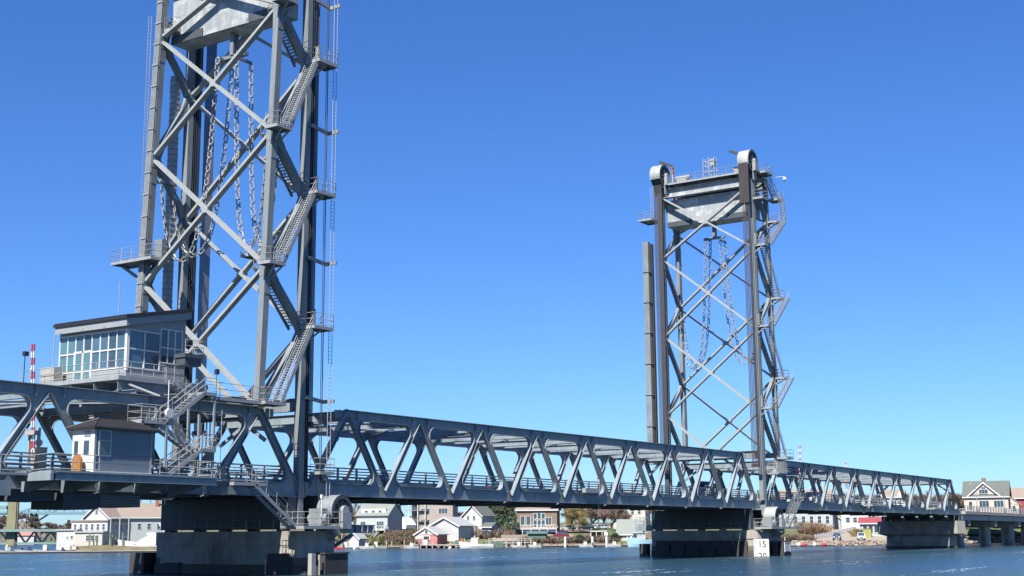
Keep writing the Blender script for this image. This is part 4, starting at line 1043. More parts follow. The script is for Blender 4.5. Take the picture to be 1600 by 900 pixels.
def shore_mesh():
    mb = M(); pxs = [110+i*7 for i in range(371)]; offs = [-8,0,.7,1.5,2.6,4,6,9,13,18,25,32,41,50,65,80,105,130,220,400,900,3000]
    vs = []
    for px in pxs:
        for o in offs:
            d = interp(SH, px)+o; p = gp(px, d); z = Hgt(px, d)
            if o > 0: z += .22*min(1, o/8)*noise.noise(Vector((p.x*.08, p.y*.08, 0)))*2+.12*min(1,o/3)*noise.noise(Vector((p.x*.5,p.y*.5,3)))
            vs.append((p.x, p.y, z))
    n = len(offs)
    mb.add(vs, [(i*n+j, (i+1)*n+j, (i+1)*n+j+1, i*n+j+1) for i in range(len(pxs)-1) for j in range(n-1)])
    single('shore_ground', mb, BANK, None, None, kind='structure', smooth=True)
    # wharf edge wall at the left end of the shore
shore_mesh()
def patch(name, mt, px0, px1, f0, f1, dz=.25, np=16, nd=10):
    """sheet lying on the terrain; f0, f1 give offsets from the shoreline along the bearing"""
    mb = M(); vs = []
    for i in range(np+1):
        px = px0+(px1-px0)*i/np; a = f0(px) if callable(f0) else f0; b = f1(px) if callable(f1) else f1
        for j in range(nd+1):
            d = interp(SH, px)+a+(b-a)*j/nd; p = gp(px, d); vs.append((p.x, p.y, Hgt(px, d)+dz))
    mb.add(vs, [(i*(nd+1)+j, (i+1)*(nd+1)+j, (i+1)*(nd+1)+j+1, i*(nd+1)+j+1) for i in range(np) for j in range(nd)])
    single(name, mb, mt, None, None, kind='structure')
patch('lawn', GRASS, 925, 1000, 12, 60); patch('lawn', GRASS, 1160, 1268, 3.2, 45, .3); patch('lawn', GRASS, 1480, 1600, 5, 40, .3)
patch('gravel_slipway', GRAVEL, 1236, 1392, lambda p: 1.9, lambda p: 6 if p < 1272 else 40, .22)
patch('gravel_drive', GRAVEL, 1390, 1400, 2, 40, .22)
patch('gravel_yard', GRAVEL, 770, 895, 6, 24, .25)
patch('car_park', GRAVEL, 765, 960, 34, 62, .2)

# riprap
def rock_mesh(seed, n=1):
    rnd = random.Random(seed); mb = M(); mb.ball((0,0,0), .5, 7, 5, .75)
    mb.v = [(x*(1+rnd.uniform(-.22,.22)), y*(1+rnd.uniform(-.22,.22)), z*(1+rnd.uniform(-.25,.2))) for x, y, z in mb.v]
    return mb.mesh('stone', STONE)
RK = [rock_mesh(s) for s in range(6)]
rr = random.Random(5)
rw = thing('riprap_bank', 'stone riprap wall below the two parked cars on the slipway', 'stone bank', tuple(ground(1310, 332)))
ORG[rw.name] = (0,0,0); rw.location = (0,0,0)
px = 1232
while px < 1394:
    for o, z0 in ((-.2,.15),(.6,.5),(1.3,.8)):
        p = gp(px+rr.uniform(-1.5,1.5), interp(SH, px)+o+rr.uniform(-.2,.2))
        s = rr.uniform(.75,1.25); rep(rw, 'stone', rr.choice(RK), (p.x,p.y,z0+rr.uniform(-.1,.1)), (rr.uniform(0,6),rr.uniform(-.4,.4),rr.uniform(0,6)), (s*1.3,s*1.1,s*.8))
    px += 5.6
rw = thing('riprap_bank', 'pale boulders at the waterline behind the viaduct columns', 'stone bank', (0,0,0))
px = 1470
while px < 1640:
    for o, z0 in ((0,.3),(1.2,.9),(2.4,1.4)):
        p = gp(px+rr.uniform(-2,2), interp(SH, px)+o); s = rr.uniform(.8,1.5)
        rep(rw, 'stone', rr.choice(RK), (p.x,p.y,z0+rr.uniform(-.1,.1)), (rr.uniform(0,6),0,rr.uniform(0,6)), (s*1.3,s,s*.9))
    px += 7.5
rw = thing('riprap_bank', 'scattered brown rocks along the foot of the middle shore', 'stone bank', (0,0,0))
px = 560
while px < 1010:
    p = gp(px, interp(SH, px)+rr.uniform(-.3,.8)); s = rr.uniform(.5,1.1)
    rep(rw, 'stone', rr.choice(RK), (p.x,p.y,.25+rr.uniform(-.1,.15)), (rr.uniform(0,6),0,rr.uniform(0,6)), (s*1.3,s,s*.8)); px += rr.uniform(2.5,5)

# ------------------------------------------------------------------ houses
def place(px, d, off=0, z=None):
    p = gp(px, d); p.z = Hgt(px, d) if z is None else z; return tuple(p), -(head(px)+R(off))
def window(root, face, u, z, w, h, fd, wd2, side=1, gm=None, frame=WHITE, panes=(1,1)):
    """face 'f' front (y=-fd), 'r' right (x=+wd2), 'l' left"""
    fr_ = M(); t = .09
    def bx_(mb, a0, a1, z0, z1, d0, d1):
        if face == 'f': mb.box(a0,a1,-fd-d1,-fd-d0,z0,z1)
        elif face == 'r': mb.box(wd2+d0,wd2+d1,a0,a1,z0,z1)
        else: mb.box(-wd2-d1,-wd2-d0,a0,a1,z0,z1)
    bx_(fr_, u-w/2-t, u+w/2+t, z+h, z+h+t, .003, .07); bx_(fr_, u-w/2-t, u+w/2+t, z-t, z, .003, .09)
    bx_(fr_, u-w/2-t, u-w/2, z, z+h, .003, .07); bx_(fr_, u+w/2, u+w/2+t, z, z+h, .003, .07)
    for i in range(1, panes[0]): bx_(fr_, u-w/2+w*i/panes[0]-.03, u-w/2+w*i/panes[0]+.03, z, z+h, .04, .065)
    for j in range(1, panes[1]): bx_(fr_, u-w/2, u+w/2, z+h*j/panes[1]-.03, z+h*j/panes[1]+.03, .041, .066)
    f_ = part(root, 'window', fr_, frame, local=True)
    pm = M(); bx_(pm, u-w/2, u+w/2, z, z+h, .003, .035); part(f_, 'pane', pm, gm or GLASS, local=True)
def roof_gable(root, w, dp, h, rh, axis, mt, ov=.45, t=.16, x0=0, y0=0):
    mb = M()
    if axis == 'x':        # ridge along x, eaves front and back
        k = rh/(dp/2)
        for s in (-1, 1):
            a = s*(dp/2+ov); z = h-ov*k
            mb.add([(x0-w/2-ov,y0+a,z),(x0+w/2+ov,y0+a,z),(x0+w/2+ov,y0,h+rh),(x0-w/2-ov,y0,h+rh),(x0-w/2-ov,y0+a,z+t),(x0+w/2+ov,y0+a,z+t),(x0+w/2+ov,y0,h+rh+t),(x0-w/2-ov,y0,h+rh+t)],
                   [(0,3,2,1),(4,5,6,7),(0,1,5,4),(1,2,6,5),(2,3,7,6),(3,0,4,7)])
    else:
        k = rh/(w/2)
        for s in (-1, 1):
            a = s*(w/2+ov); z = h-ov*k
            mb.add([(x0+a,y0-dp/2-ov,z),(x0+a,y0+dp/2+ov,z),(x0,y0+dp/2+ov,h+rh),(x0,y0-dp/2-ov,h+rh),(x0+a,y0-dp/2-ov,z+t),(x0+a,y0+dp/2+ov,z+t),(x0,y0+dp/2+ov,h+rh+t),(x0,y0-dp/2-ov,h+rh+t)],
                   [(0,3,2,1),(4,5,6,7),(0,1,5,4),(1,2,6,5),(2,3,7,6),(3,0,4,7)])
    part(root, 'roof', mb, mt, local=True)
def gable_wall(mb, w, dp, h, rh, axis, x0=0, y0=0, z0=-1.5):
    mb.box(x0-w/2,x0+w/2,y0-dp/2,y0+dp/2,z0,h)
    if axis == 'x':
        for s in (-1, 1): xx = x0+s*(w/2-.06); mb.prism([(y0-dp/2,h),(y0+dp/2,h),(y0,h+rh)], 'x', xx-.06, xx+.06)
    else:
        for s in (-1, 1): yy = y0+s*(dp/2-.06); mb.prism([(x0-w/2,h),(x0+w/2,h),(x0,h+rh)], 'y', yy-.06, yy+.06)
    return mb
HWHITE = mat('weathered_white_wall', (.40, .40, .385), .75, 0, .14, .9, streak=1)
def house(label, px, d, w, dp, h, rh, axis, wall, roof, off=15, z=None, wins=(), chim=None, trim=True, cat='house', group=None, nm='house'):
    wall = HWHITE if wall is WHITE else wall
    loc, rz = place(px, d, off, z)
    t = thing(nm, label, cat, loc, rz, group)
    if rh > 0:
        part(t, 'wall', gable_wall(M(), w, dp, h, rh, axis), wall, local=True); roof_gable(t, w, dp, h, rh, axis, roof)
        if trim and axis == 'y':
            a = Vector((-w/2-.45,-dp/2-.46,h-.45*rh/(w/2)-.1)); b = Vector((0,-dp/2-.46,h+rh-.1)); c = Vector((w/2+.45,-dp/2-.46,h-.45*rh/(w/2)-.1))
            part(t, 'barge_board', M().beam(a,b,.06,.25).beam(b,c,.06,.25), WHITE, local=True)
        elif trim: part(t, 'eaves_board', M().box(-w/2-.45,w/2+.45,-dp/2-.52,-dp/2-.46,h-.45*rh/(dp/2)-.12,h-.45*rh/(dp/2)+.14), WHITE, local=True)
    else:
        part(t, 'wall', M().box(-w/2,w/2,-dp/2,dp/2,-1.5,h), wall, local=True)
        part(t, 'roof', M().box(-w/2-.25,w/2+.25,-dp/2-.25,dp/2+.25,h+.002,h+.3), roof, local=True)
    for a in wins: window(t, a[0], a[1], a[2], a[3], a[4], dp/2, w/2, panes=a[5] if len(a) > 5 else (1,2), frame=a[6] if len(a) > 6 else WHITE)
    if chim: part(t, 'chimney', M().box(chim[0]-.4,chim[0]+.4,chim[1]-.35,chim[1]+.35,h,h+rh+.9), mat('chimney_brick', (.24,.10,.07), .9), local=True)
    return t
def deck(t, x0, x1, dp, out, z, skirt=None, rail=WHITE):
    part(t, 'deck', M().box(x0,x1,-dp/2-out,-dp/2-.01,z-.2,z), rail, local=True)
    rl = M(); pts = [(x0,-dp/2-.1,z),(x0,-dp/2-out,z),(x1,-dp/2-out,z),(x1,-dp/2-.1,z)]
    for a, b in zip(pts, pts[1:]):
        a = Vector(a); b = Vector(b); n = max(1, round((b-a).length/.9))
        for hh in (1.0, .2): rl.beam(a+Vector((0,0,hh)), b+Vector((0,0,hh)), .08, .09)
        for i in range(n+1): p = a+(b-a)*(i/n); rl.box(p.x-.05,p.x+.05,p.y-.05,p.y+.05,z,z+1.0)
    part(t, 'railing', rl, rail, local=True)
    pm = M(); n = max(1, round((x1-x0)/2.5))
    for i in range(n+1): x = x0+.1+(x1-x0-.2)*i/n; pm.box(x-.08,x+.08,-dp/2-out+.05,-dp/2-out+.2,-1.5,z-.2)
    part(t, 'post', pm, rail, local=True, kind='stuff')
    if skirt: part(t, 'awning', M().box(x0+.05,x1-.05,-dp/2-out+.25,-dp/2-out+.3,z-1.0,z-.22), skirt, local=True)
NAVY = mat('navy_canvas', (.03,.055,.14), .8)

# left: waterfront buildings
t = house('white two-storey waterfront building with brown gabled roof by the yacht', 158, 312, 8.6, 12, 5.2, 0, 'x', WHITE, ROOFT, off=26, z=1.5,
      wins=[('f',-3.4+i*1.36,3.4,.6,1.2) for i in range(6)]+[('f',-2.8+i*1.2,.9,.7,1.2) for i in range(5)]+[('r',-4+i*2.6,3.3,.6,1.1) for i in range(4)])
t = house('white building behind with brown roof and one gable to the front', 165, 330, 7.2, 8, 6.4, 3.0, 'y', WHITE, ROOFT, off=35, z=1.5, wins=[('f',0,7.2,.7,.9)])
t = house('long grey building with brown roof and small windows beside the pier', 222, 336, 15.5, 9, 6.6, 3.2, 'x', GREYW, ROOFT, off=-8, z=1.5,
      wins=[('f',-6+i*2.3,3.6,.8,1.3) for i in range(6)], chim=(3.2, -1.0))
t = house('low flat white shed at the wharf, leftmost building', 110, 306, 4.4, 5, 3.2, 0, 'x', WHITE, METALR, off=20, z=1.5, wins=[('f',1.2,1.5,.5,.5,(1,1)),('f',.2,1.5,.3,.4,(1,1))], nm='shed', cat='shed')
t = house('low white waterfront shed with porch roof beside the two-storey building', 143, 300, 6.0, 4, 2.7, 0, 'x', CREAM, METALR, off=18, z=1.5, wins=[('f',-.2+i*1.0,1.0,.7,1.1) for i in range(3)], nm='shed', cat='shed')
# hoist frame and green piles
t = thing('travel_hoist', 'grey boat hoist frame standing before the long grey building', 'hoist', tuple(gp(186, 298)), -head(186))
part(t, 'frame', M().box(-2,-1.8,-.1,.1,0,7.2).box(1.8,2,-.1,.1,0,7.2).box(-2.3,2.3,-.12,.12,7.2,7.45).box(-.1,.1,-.1,.1,0,7.2), GREYW, local=True)
for i, px in enumerate((140,146,152,172,176,181,192)):
    p = gp(px, 294+i%3); t_ = M().tube((p.x+(i%2)*.4,p.y,-1),(p.x,p.y,4.2-(i%3)*.5),.16,7)
    single('mooring_pile', t_, mat('green_pile', (.13,.15,.09), .9), 'greenish timber pile in the wharf row before the white buildings', 'pile', 'timber piles along the wharf', loc=(p.x,p.y,0))
# floating dock across the left
def dock(label, px0, px1, d0, d1, z=.45, w=2.2, name='floating_dock', mt=None):
    a = gp(px0, d0); b = gp(px1, d1); t = thing(name, label, 'dock', tuple((a+b)/2)); ORG[t.name] = tuple((a+b)/2)
    part(t, 'deck_boards', M().beam((a.x,a.y,z-.06),(b.x,b.y,z-.06),w,.12), mt or DOCKW)
    part(t, 'float', M().beam((a.x,a.y,z-.36),(b.x,b.y,z-.36),w-.2,.46), WOODK)
    return t
dock('long low floating dock across the left water', -160, 246, 276, 286, .42)
dock('floating dock with red and white buoys below the riprap', 1196, 1300, 319, 322, .35)
dock('floating dock with white pile guides along the middle shore', 828, 985, 341, 345, .5)
dock('small dark dock at the foot of the bank below the gabled house', 575, 625, 331, 333, .5)
for px, c, lb in ((1247,WHITE,'first white ball buoy at the dock below the riprap'),(1256,RED,'first red ball buoy at the dock below the riprap'),(1272,WHITE,'second white ball buoy at the dock below the riprap'),(1287,RED,'second red ball buoy at the dock below the riprap')):
    p = gp(px, 317.5); single('buoy', M().ball((p.x,p.y,.4),.52,12,8), c, lb, 'buoy', 'ball buoys along the dock', smooth=True, loc=(p.x,p.y,.4))
for i, (px, d) in enumerate(((883,340.5),(925.5,341),(947.5,342),(986,343.5))):
    p = gp(px, d); single('dock_pile', M().tube((p.x,p.y,-2),(p.x,p.y,2.3),.3,8).tube((p.x,p.y,2.3),(p.x,p.y,2.6),.3,8,.05), WHITE, 'white capped pile holding the middle floating dock', 'pile', 'white piles of the middle dock', loc=(p.x,p.y,0))

# middle: houses
t = house('gabled house with grey-green roof, white deck and stairs down the bank', 593, 368, 9.0, 10, 4.4, 0, 'x', GREYW, ROOFG, off=24, wins=[('f',-2.6,.8,1.4,1.9,(2,1)),('f',2.4,.8,2.0,1.9,(3,1))])
for c in list(C.objects):
    if c.parent == t and c.name.startswith('roof'): bpy.data.objects.remove(c, do_unlink=True)
roof_gable(t, 9.0, 10, 4.4, 3.3, 'x', ROOFG)
part(t, 'gable', M().prism([(-5,4.4),(5,4.4),(0,7.6)], 'x', 4.38, 4.5), GREYW, local=True)
part(t, 'gable', M().prism([(-5,4.4),(5,4.4),(0,7.6)], 'x', -4.5, -4.38), GREYW, local=True)
part(t, 'dormer', M().box(-3.6,3.6,-4.2,-.5,4.6,6.0), WHITE, local=True)
for i in range(3): window(t, 'f', -2+i*2, 4.9, .8, .7, 4.2, 4.5)
deck(t, -4.9, 4.9, 10, 2.4, .5)
t = thing('bank_stair', 'wooden stair running down the bank below the gabled house', 'stairs', (0,0,0))
a = ground(588, 362, .4); b = ground(571, 341, .6); mb = M(); sd = Vector((b-a).cross(Vector((0,0,1)))).normalized()
part(t, 'stringer', M().beam(a-sd*.9,b-sd*.9,.15,.4).beam(a+sd*.9,b+sd*.9,.15,.4), DOCKW)
mb = M()
for i in range(24): p = a.lerp(b, i/23); mb.beam(p-sd*.9,p+sd*.9,.45,.08)
part(t, 'tread', mb, DOCKW, kind='stuff')
part(t, 'handrail', M().beam(a-sd*.9+Vector((0,0,1)),b-sd*.9+Vector((0,0,1)),.1,.12).beam(a+sd*.9+Vector((0,0,1)),b+sd*.9+Vector((0,0,1)),.1,.12), DOCKW)
t = house('small white boathouse with grey shaded side at the foot of the bank', 558, 335, 2.8, 3.6, 2.1, 1.3, 'y', WHITE, METALR, off=28, z=.6, nm='boathouse', cat='boathouse')
t = house('pale apartment block with wide dark windows above the boathouse', 684, 405, 10.5, 12, 11.5, 0, 'x', mat('pale_brown_block', (.27,.235,.21), .8), METALR, off=8,
     wins=[('f',u,z,2.6,1.5,(3,1)) for z in (1.2,4.4,7.5) for u in (-2.9,2.4)], nm='apartment_block', cat='apartment block')
t = thing('balcony_tower', 'open steel balcony tower at the left of the apartment block', 'balcony', *place(655, 400, 8), None) if False else thing('balcony_tower', 'open steel balcony tower at the left of the apartment block', 'balcony', place(655,400)[0], place(655,400,8)[1])
part(t, 'wall', M().box(-2.4,3,1.0,4,-1,11.3), SHING, local=True)
for z in (2.2,5.3,8.4): part(t, 'balcony_floor', M().box(-4.2,2.6,-1.4,1.0,z,z+.16), GALV, local=True); part(t, 'railing', M().box(-4.2,2.6,-1.42,-1.36,z+1.0,z+1.06).box(-4.2,2.6,-1.42,-1.36,z+.55,z+.6), GALV, local=True)
for x in (-3.0,-.3,1.9): part(t, 'post', M().box(x-.12,x+.12,-1.3,-1.05,-1,11.3), WHITE, local=True)
for z in (.3,3.0,6.1): 
    for x in (-1.2,1.2): window(t, 'f', x, z, 1.2, 1.9, -1.0, 3)
t = house('large grey boathouse with pale gable end to the water', 706, 356, 8.2, 9, 4.7, 2.1, 'y', mat('silver_boards',(.36,.36,.36),.8), METALR, off=26, z=.9, nm='boathouse', cat='boathouse')
t = house('faded red and white boathouse with open doorway on the dock', 674, 346, 6.2, 5.5, 2.8, 1.7, 'y', REDW, METALR, off=28, z=.7, nm='boathouse', cat='boathouse')
part(t, 'gable_boards', M().prism([(-3.1,2.6),(3.1,2.6),(0,4.4)], 'y', -2.87, -2.78), CREAM, local=True)
part(t, 'doorway', M().box(-.7,.9,-2.81,-2.755,-.6,2.2), BLACK, local=True)
part(t, 'door_trim', M().box(-.9,-.7,-2.85,-2.755,-.6,2.4).box(.9,1.1,-2.85,-2.755,-.6,2.4).box(-.7,.9,-2.85,-2.755,2.2,2.4), WHITE, local=True)
window(t, 'f', .1, 2.9, .7, .8, 2.87, 3.1)
part(t, 'skirt_boards', M().box(-3.12,-.95,-2.83,-2.755,1.5,2.6), CREAM, local=True)
t = thing('wharf', 'timber wharf on posts in front of the red boathouse', 'wharf', place(700,338)[0][:2]+(0,), place(700,338)[1])
part(t, 'deck_boards', M().box(-8.5,8,-1.5,4,.7,.9), DOCKW, local=True)
for i in range(12): part(t, 'post', M().box(-8.3+i*1.45,-8.05+i*1.45,-1.4,-1.15,-2,1.5 if i%3==0 else .7), DOCKW, local=True)
t = house('tall white house with steep gable and small red windows', 748, 372, 6.0, 7, 4.8, 2.8, 'y', WHITE, ROOFD, off=30, wins=[('f',-1.3,3.6,.7,1.0),('f',.6,3.6,.7,1.0),('f',1.4,.9,.9,1.0)])
t = house('small white lean-to house at the right of the tall white house', 767, 367, 2.6, 5, 2.4, 1.0, 'x', WHITE, ROOFD, off=26, wins=[('f',0,.8,.6,.9)], nm='outbuilding', cat='outbuilding')
t = house('brown shore house with tall window bay and white railed deck', 842, 380, 11.0, 9, 6.2, 2.2, 'x', TANW, ROOFT, off=6,
     wins=[('f',-4.0,1.8,1.1,2.6,(1,1)),('f',-2.4,1.8,1.1,2.6,(1,1)),('f',3.2,1.8,1.5,2.2,(2,1)),('f',-.5,1.4,.9,1.9,(1,1)),('f',.6,1.4,.9,1.9,(1,1)),('f',1.7,1.4,.9,1.9,(1,1)),('f',-.5,3.7,.9,1.4,(1,1)),('f',.6,3.7,.9,1.6,(1,1)),('f',1.7,3.7,.9,1.4,(1,1))])
deck(t, -6.2, 5.6, 9, 2.4, 1.0, NAVY)
t = house('small dark green flat shed on the yard below the brown house', 840, 352, 4.6, 3, 2.2, .4, 'x', GREENP, GREENP, off=8, nm='shed', cat='shed', trim=False)
t = house('large pale grey house partly hidden by the farther pier, left side', 988, 404, 9.5, 9, 8.5, 2.5, 'x', CREAM, ROOFG, off=10, wins=[('f',-3+i*2,1.2,.8,1.4) for i in range(4)]+[('f',-3+i*2,4.4,.8,1.4) for i in range(4)])
t = house('low building with big grey roof and pink walls at the waterside', 985, 360, 6.2, 5, 2.0, 3.3, 'x', PINKW, ROOFG, off=6, z=1.5, wins=[('f',-2+i*2,.6,.6,.9) for i in range(3)], nm='cottage', cat='cottage')
t = thing('open_shelter', 'white-framed open shelter with flat roof on the lawn', 'shelter', place(936,362)[0], place(936,362,5)[1])
part(t, 'roof', M().box(-2.2,2.2,-1.2,1.2,1.9,2.1), WHITE, local=True)
part(t, 'side_wall', M().box(1.4,2.4,-1.1,1.1,-.5,1.7), WHITE, local=True)
for x in (-2.1,-.6,.9): part(t, 'post', M().box(x-.07,x+.07,-1.1,-.96,-.5,1.9), WHITE, local=True)
part(t, 'back_wall', M().box(-2.1,1.4,.9,1.0,-.5,1.8), TANW, local=True)
t = thing('wrapped_boat', 'white shrink-wrapped boat stored beside the apartment block', 'boat', place(636,388)[0], place(636,388,-60)[1])
mb = M(); mb.prism([(-1.4,.3),(1.4,.3),(1.6,1.4),(0,3.4),(-1.6,1.4)], 'x', -3.2, 2.4).add([(2.4,-1.4,.3),(2.4,1.4,.3),(2.4,1.6,1.4),(2.4,0,3.4),(2.4,-1.6,1.4),(4.4,0,2.2)], [(0,1,5),(1,2,5),(2,3,5),(3,4,5),(4,0,5)])
part(t, 'wrap', mb, SHRINK, local=True); part(t, 'cradle', M().box(-2.4,-2.2,-1,1,-.4,.3).box(1.4,1.6,-1,1,-.4,.3), GALV, local=True)

# right: houses
t = house('pink gabled house with green-grey roof and big arched window, far right', 1546, 372, 11.3, 10, 4.6, 4.0, 'x', PINKW, ROOFD, off=4, z=8.0,
     wins=[('f',-4.0,.9,.9,2.2,(1,2)),('f',-.5,1.6,2.4,1.7,(3,1)),('f',3.2,1.6,2.4,1.7,(3,1)),('r',-2,1.2,1.2,1.9)])
part(t, 'front_gable', M().prism([(-3.9,5.0),(2.9,5.0),(-.5,8.0)], 'y', -4.9, -.3), PINKW, local=True)
part(t, 'gable_roof', M().beam((-4.6,-2.6,4.55),(-.5,-2.6,8.1),5.4,.16).beam((-.5,-2.6,8.1),(3.6,-2.6,4.55),5.4,.16), ROOFD, local=True)
part(t, 'barge_board', M().beam((-4.7,-5.35,4.5),(-.5,-5.35,8.15),.08,.3).beam((-.5,-5.35,8.15),(3.7,-5.35,4.5),.08,.3), WHITE, local=True)
window(t, 'f', -.5, 5.2, 2.2, 1.1, 4.9, 5.6, panes=(3,1)); window(t, 'f', -.5, 6.4, 1.0, .6, 4.9, 5.6, panes=(2,1))
part(t, 'cupola', M().box(-1.3,-.1,.4,1.6,8.3,9.6), TANW, local=True); part(t, 'vent_pipe', M().box(-4.1,-3.95,-1,-.85,6.8,8.3), WHITE, local=True)
part(t, 'lower_storey', M().box(-5.3,5.3,-5.4,4.8,-3.6,-.05), CREAM, local=True)
for i in range(6): window(t, 'f', -4.4+i*1.75, -2.6, 1.3, 1.9, 5.4, 5.3)
deck(t, -9.6, -2.2, 10, 2.0, .2)
part(t, 'side_wing', M().box(5.66,8.2,-3,4,-3,2.6).prism([(5.66,2.6),(8.6,2.0),(5.66,4.6)], 'y', -3.1, 4.1), PINKW, local=True)
part(t, 'wing_roof', M().beam((5.66,.5,4.7),(8.9,.5,1.9),7.6,.15), ROOFT, local=True); window(t, 'f', 6.9, .4, .8, 1.5, 3.0, 5.6)
t = house('maroon house at the right edge with brown roof', 1594, 400, 8.5, 9, 4.2, 2.8, 'x', MAROON, ROOFT, off=10, z=8.6, wins=[('f',-2.5,1.2,.9,1.4),('f',0,1.2,.9,1.4)])
t = house('long shingled building with brown roof behind the foot of the farther tower', 1262, 372, 14.5, 10, 6.0, 4.2, 'x', GREYW, ROOFT, off=6, z=4.4,
     wins=[('f',-4.6+i*2.1,1.2,.9,1.9) for i in range(6)], cat='building')
part(t, 'pale_gable', M().prism([(-4.4,6.2),(-1.2,6.2),(-2.8,8.2)], 'y', -5.3, -5.1), YELLOWG, label='pale green gable panel', local=True)
deck(t, -8.8, -5.2, 10, 1.5, .4)
t = house('white house with three dark windows above the white fence', 1339, 372, 7.2, 8, 4.6, 2.6, 'x', WHITE, ROOFG, off=6, z=4.6, wins=[('f',-1.8+i*1.9,1.2,1.0,1.3) for i in range(3)])
t = house('small grey cottage with white porch gable behind the shrubs', 1304, 374, 4.6, 5, 2.6, 1.6, 'y', GREYW, ROOFT, off=12, z=4.5, nm='cottage', cat='cottage', wins=[('f',0,.8,1.2,1.2)])
t = house('low dark-red-roofed building with glazed front beside the hammerhead pier', 1366, 352, 6.6, 6, 2.9, 1.3, 'x', GREYW, MAROON, off=4, z=2.6, wins=[('f',-2+i*1.4,.5,1.0,1.6,(1,1)) for i in range(4)], cat='building', nm='building')
t = house('white house with two gables seen through the far truss', 1398, 410, 6.6, 7, 5.2, 2.0, 'x', WHITE, ROOFT, off=6, z=8.4, wins=[('f',-1.9+i*1.3,3.3,.5,.5,(1,1)) for i in range(4)])
part(t, 'small_gable', M().prism([(-3.6,5.0),(-1.2,5.0),(-2.4,6.9)], 'y', -3.7, -3.4).prism([(1.4,5.0),(3.8,5.0),(2.6,7.1)], 'y', -3.7, -3.4), WHITE, local=True)
t = thing('hut', 'yellow-green hut beside the white car at the slipway', 'hut', place(1356,346)[0], place(1356,346,5)[1])
part(t, 'wall', M().box(-.9,.9,-.9,.9,-.4,2.3), YELLOWG, local=True); part(t, 'roof', M().box(-1.0,1.0,-1.0,1.0,2.3,2.42), GREENP, local=True)
# white picket fence climbing the slipway
t = thing('picket_fence', 'white fence climbing beside the slipway above the two cars', 'fence', (0,0,0))
A = [ground(1274+i*4, 340+i*1.55, .15) for i in range(17)]
pmb = M().box(-.09,.09,-.09,.09,-.3,1.25).mesh('fence_post', WHITE); 
for i, p in enumerate(A): rep(t, 'fence_post', pmb, tuple(p))
for a, b in zip(A, A[1:]):
    up = Vector((0,0,1)); part(t, 'rail', M().beam(a+up*1.05,b+up*1.05,.06,.12).beam(a+up*.25,b+up*.25,.06,.12), WHITE)
    mb = M()
    for k in range(1, 8): q = a.lerp(b, k/8); mb.box(q.x-.035,q.x+.035,q.y-.035,q.y+.035,q.z+.1,q.z+1.0)
    part(t, 'picket', mb, WHITE, kind='stuff')

# ------------------------------------------------------------------ cars
def car(label, loc, rz, col, kind='suv', stripe=False, cat='car', group=None):
    t = thing('parked_car' if group is None or 'bridge' not in group else 'car', label, cat, loc, rz, group)
    cm = mat('car_paint_'+col[0], col[1], .25, .1, .03, 1); L_, Wd = 4.6, 1.85
    h = 1.72 if kind == 'suv' else 1.45; b = .95 if kind == 'suv' else .82
    # front is -y
    prof = [(-2.3,.35),(-2.3,.72),(-2.15,b-.06),(-1.15,b+.04),(2.2,b+.03),(2.3,.75),(2.3,.35)]
    part(t, 'body', M().prism(prof, 'x', -Wd/2, Wd/2), cm, local=True)
    top = [(-1.15,b+.04),(-.45,h),(1.6 if kind=='suv' else 1.0,h),(2.15 if kind=='suv' else 1.8,b+.03)]
    mb = M(); n = 4; vs = [(-Wd/2+.06,y,z) if z < b+.1 else (-Wd/2+.2,y,z) for y,z in top]+[(Wd/2-.06,y,z) if z < b+.1 else (Wd/2-.2,y,z) for y,z in top]
    mb.add(vs, [(0,1,2,3),(7,6,5,4),(0,4,5,1),(2,6,7,3)]); part(t, 'window_glass', mb, GLASS, local=True)
    part(t, 'roof_panel', M().box(-Wd/2+.18,Wd/2-.18,top[1][0]-.02,top[2][0]+.02,h-.02,h+.05), cm, local=True)
    for s in (-1,1): part(t, 'pillar', M().beam((s*(Wd/2-.08),top[0][0],b+.04),(s*(Wd/2-.21),top[1][0],h),.07,.07).beam((s*(Wd/2-.09),.3,b),(s*(Wd/2-.2),.3,h),.09,.07), cm, local=True)
    for sx in (-1,1):
        for y in (-1.45,1.4): w_ = part(t, 'wheel', M().tube((sx*(Wd/2-.2),y,.34),(sx*(Wd/2+.02),y,.34),.34,14), BLACK, local=True); part(w_, 'rim', M().tube((sx*(Wd/2+.021),y,.34),(sx*(Wd/2+.03),y,.34),.2,10), GALV, local=True)
        part(t, 'headlight', M().box(sx*.62-.2,sx*.62+.2,-2.33,-2.29,.66,.82), mat('lamp_glass',(.8,.8,.78),.15), local=True)
        part(t, 'tail_light', M().box(sx*.75-.12,sx*.75+.12,2.295,2.33,.7,.92), RED, local=True)
    part(t, 'grille', M().box(-.4,.4,-2.33,-2.301,.5,.8), BLACK, local=True); part(t, 'number_plate', M().box(-.26,.26,-2.345,-2.331,.42,.54), WHITE, local=True)
    part(t, 'bumper', M().box(-.9,.9,-2.36,-2.301,.3,.42), BLACK, local=True)
    if stripe: part(t, 'stripe', M().box(-.12,.12,-2.315,-2.301,.42,.72).add([(-.12,-2.14,b-.045),(.12,-2.14,b-.045),(.12,-1.16,b+.05),(-.12,-1.16,b+.05)],[(0,1,2,3)]), WHITE, local=True)
    return t
NV = ('navy', (.012,.025,.10)); WH = ('white', (.72,.73,.74)); BK = ('black', (.015,.016,.02)); RD = ('dark_red', (.20,.02,.03)); SV = ('silver', (.4,.42,.44))
g = 'cars parked on the slipway'
def pc(px, d, off, dz=.25): l, r = place(px, d, off); return (l[0],l[1],l[2]+dz), r
car('dark blue car with white stripe parked facing the water on the slipway', *pc(1307.5,338,3), NV, 'suv', True, group=g)
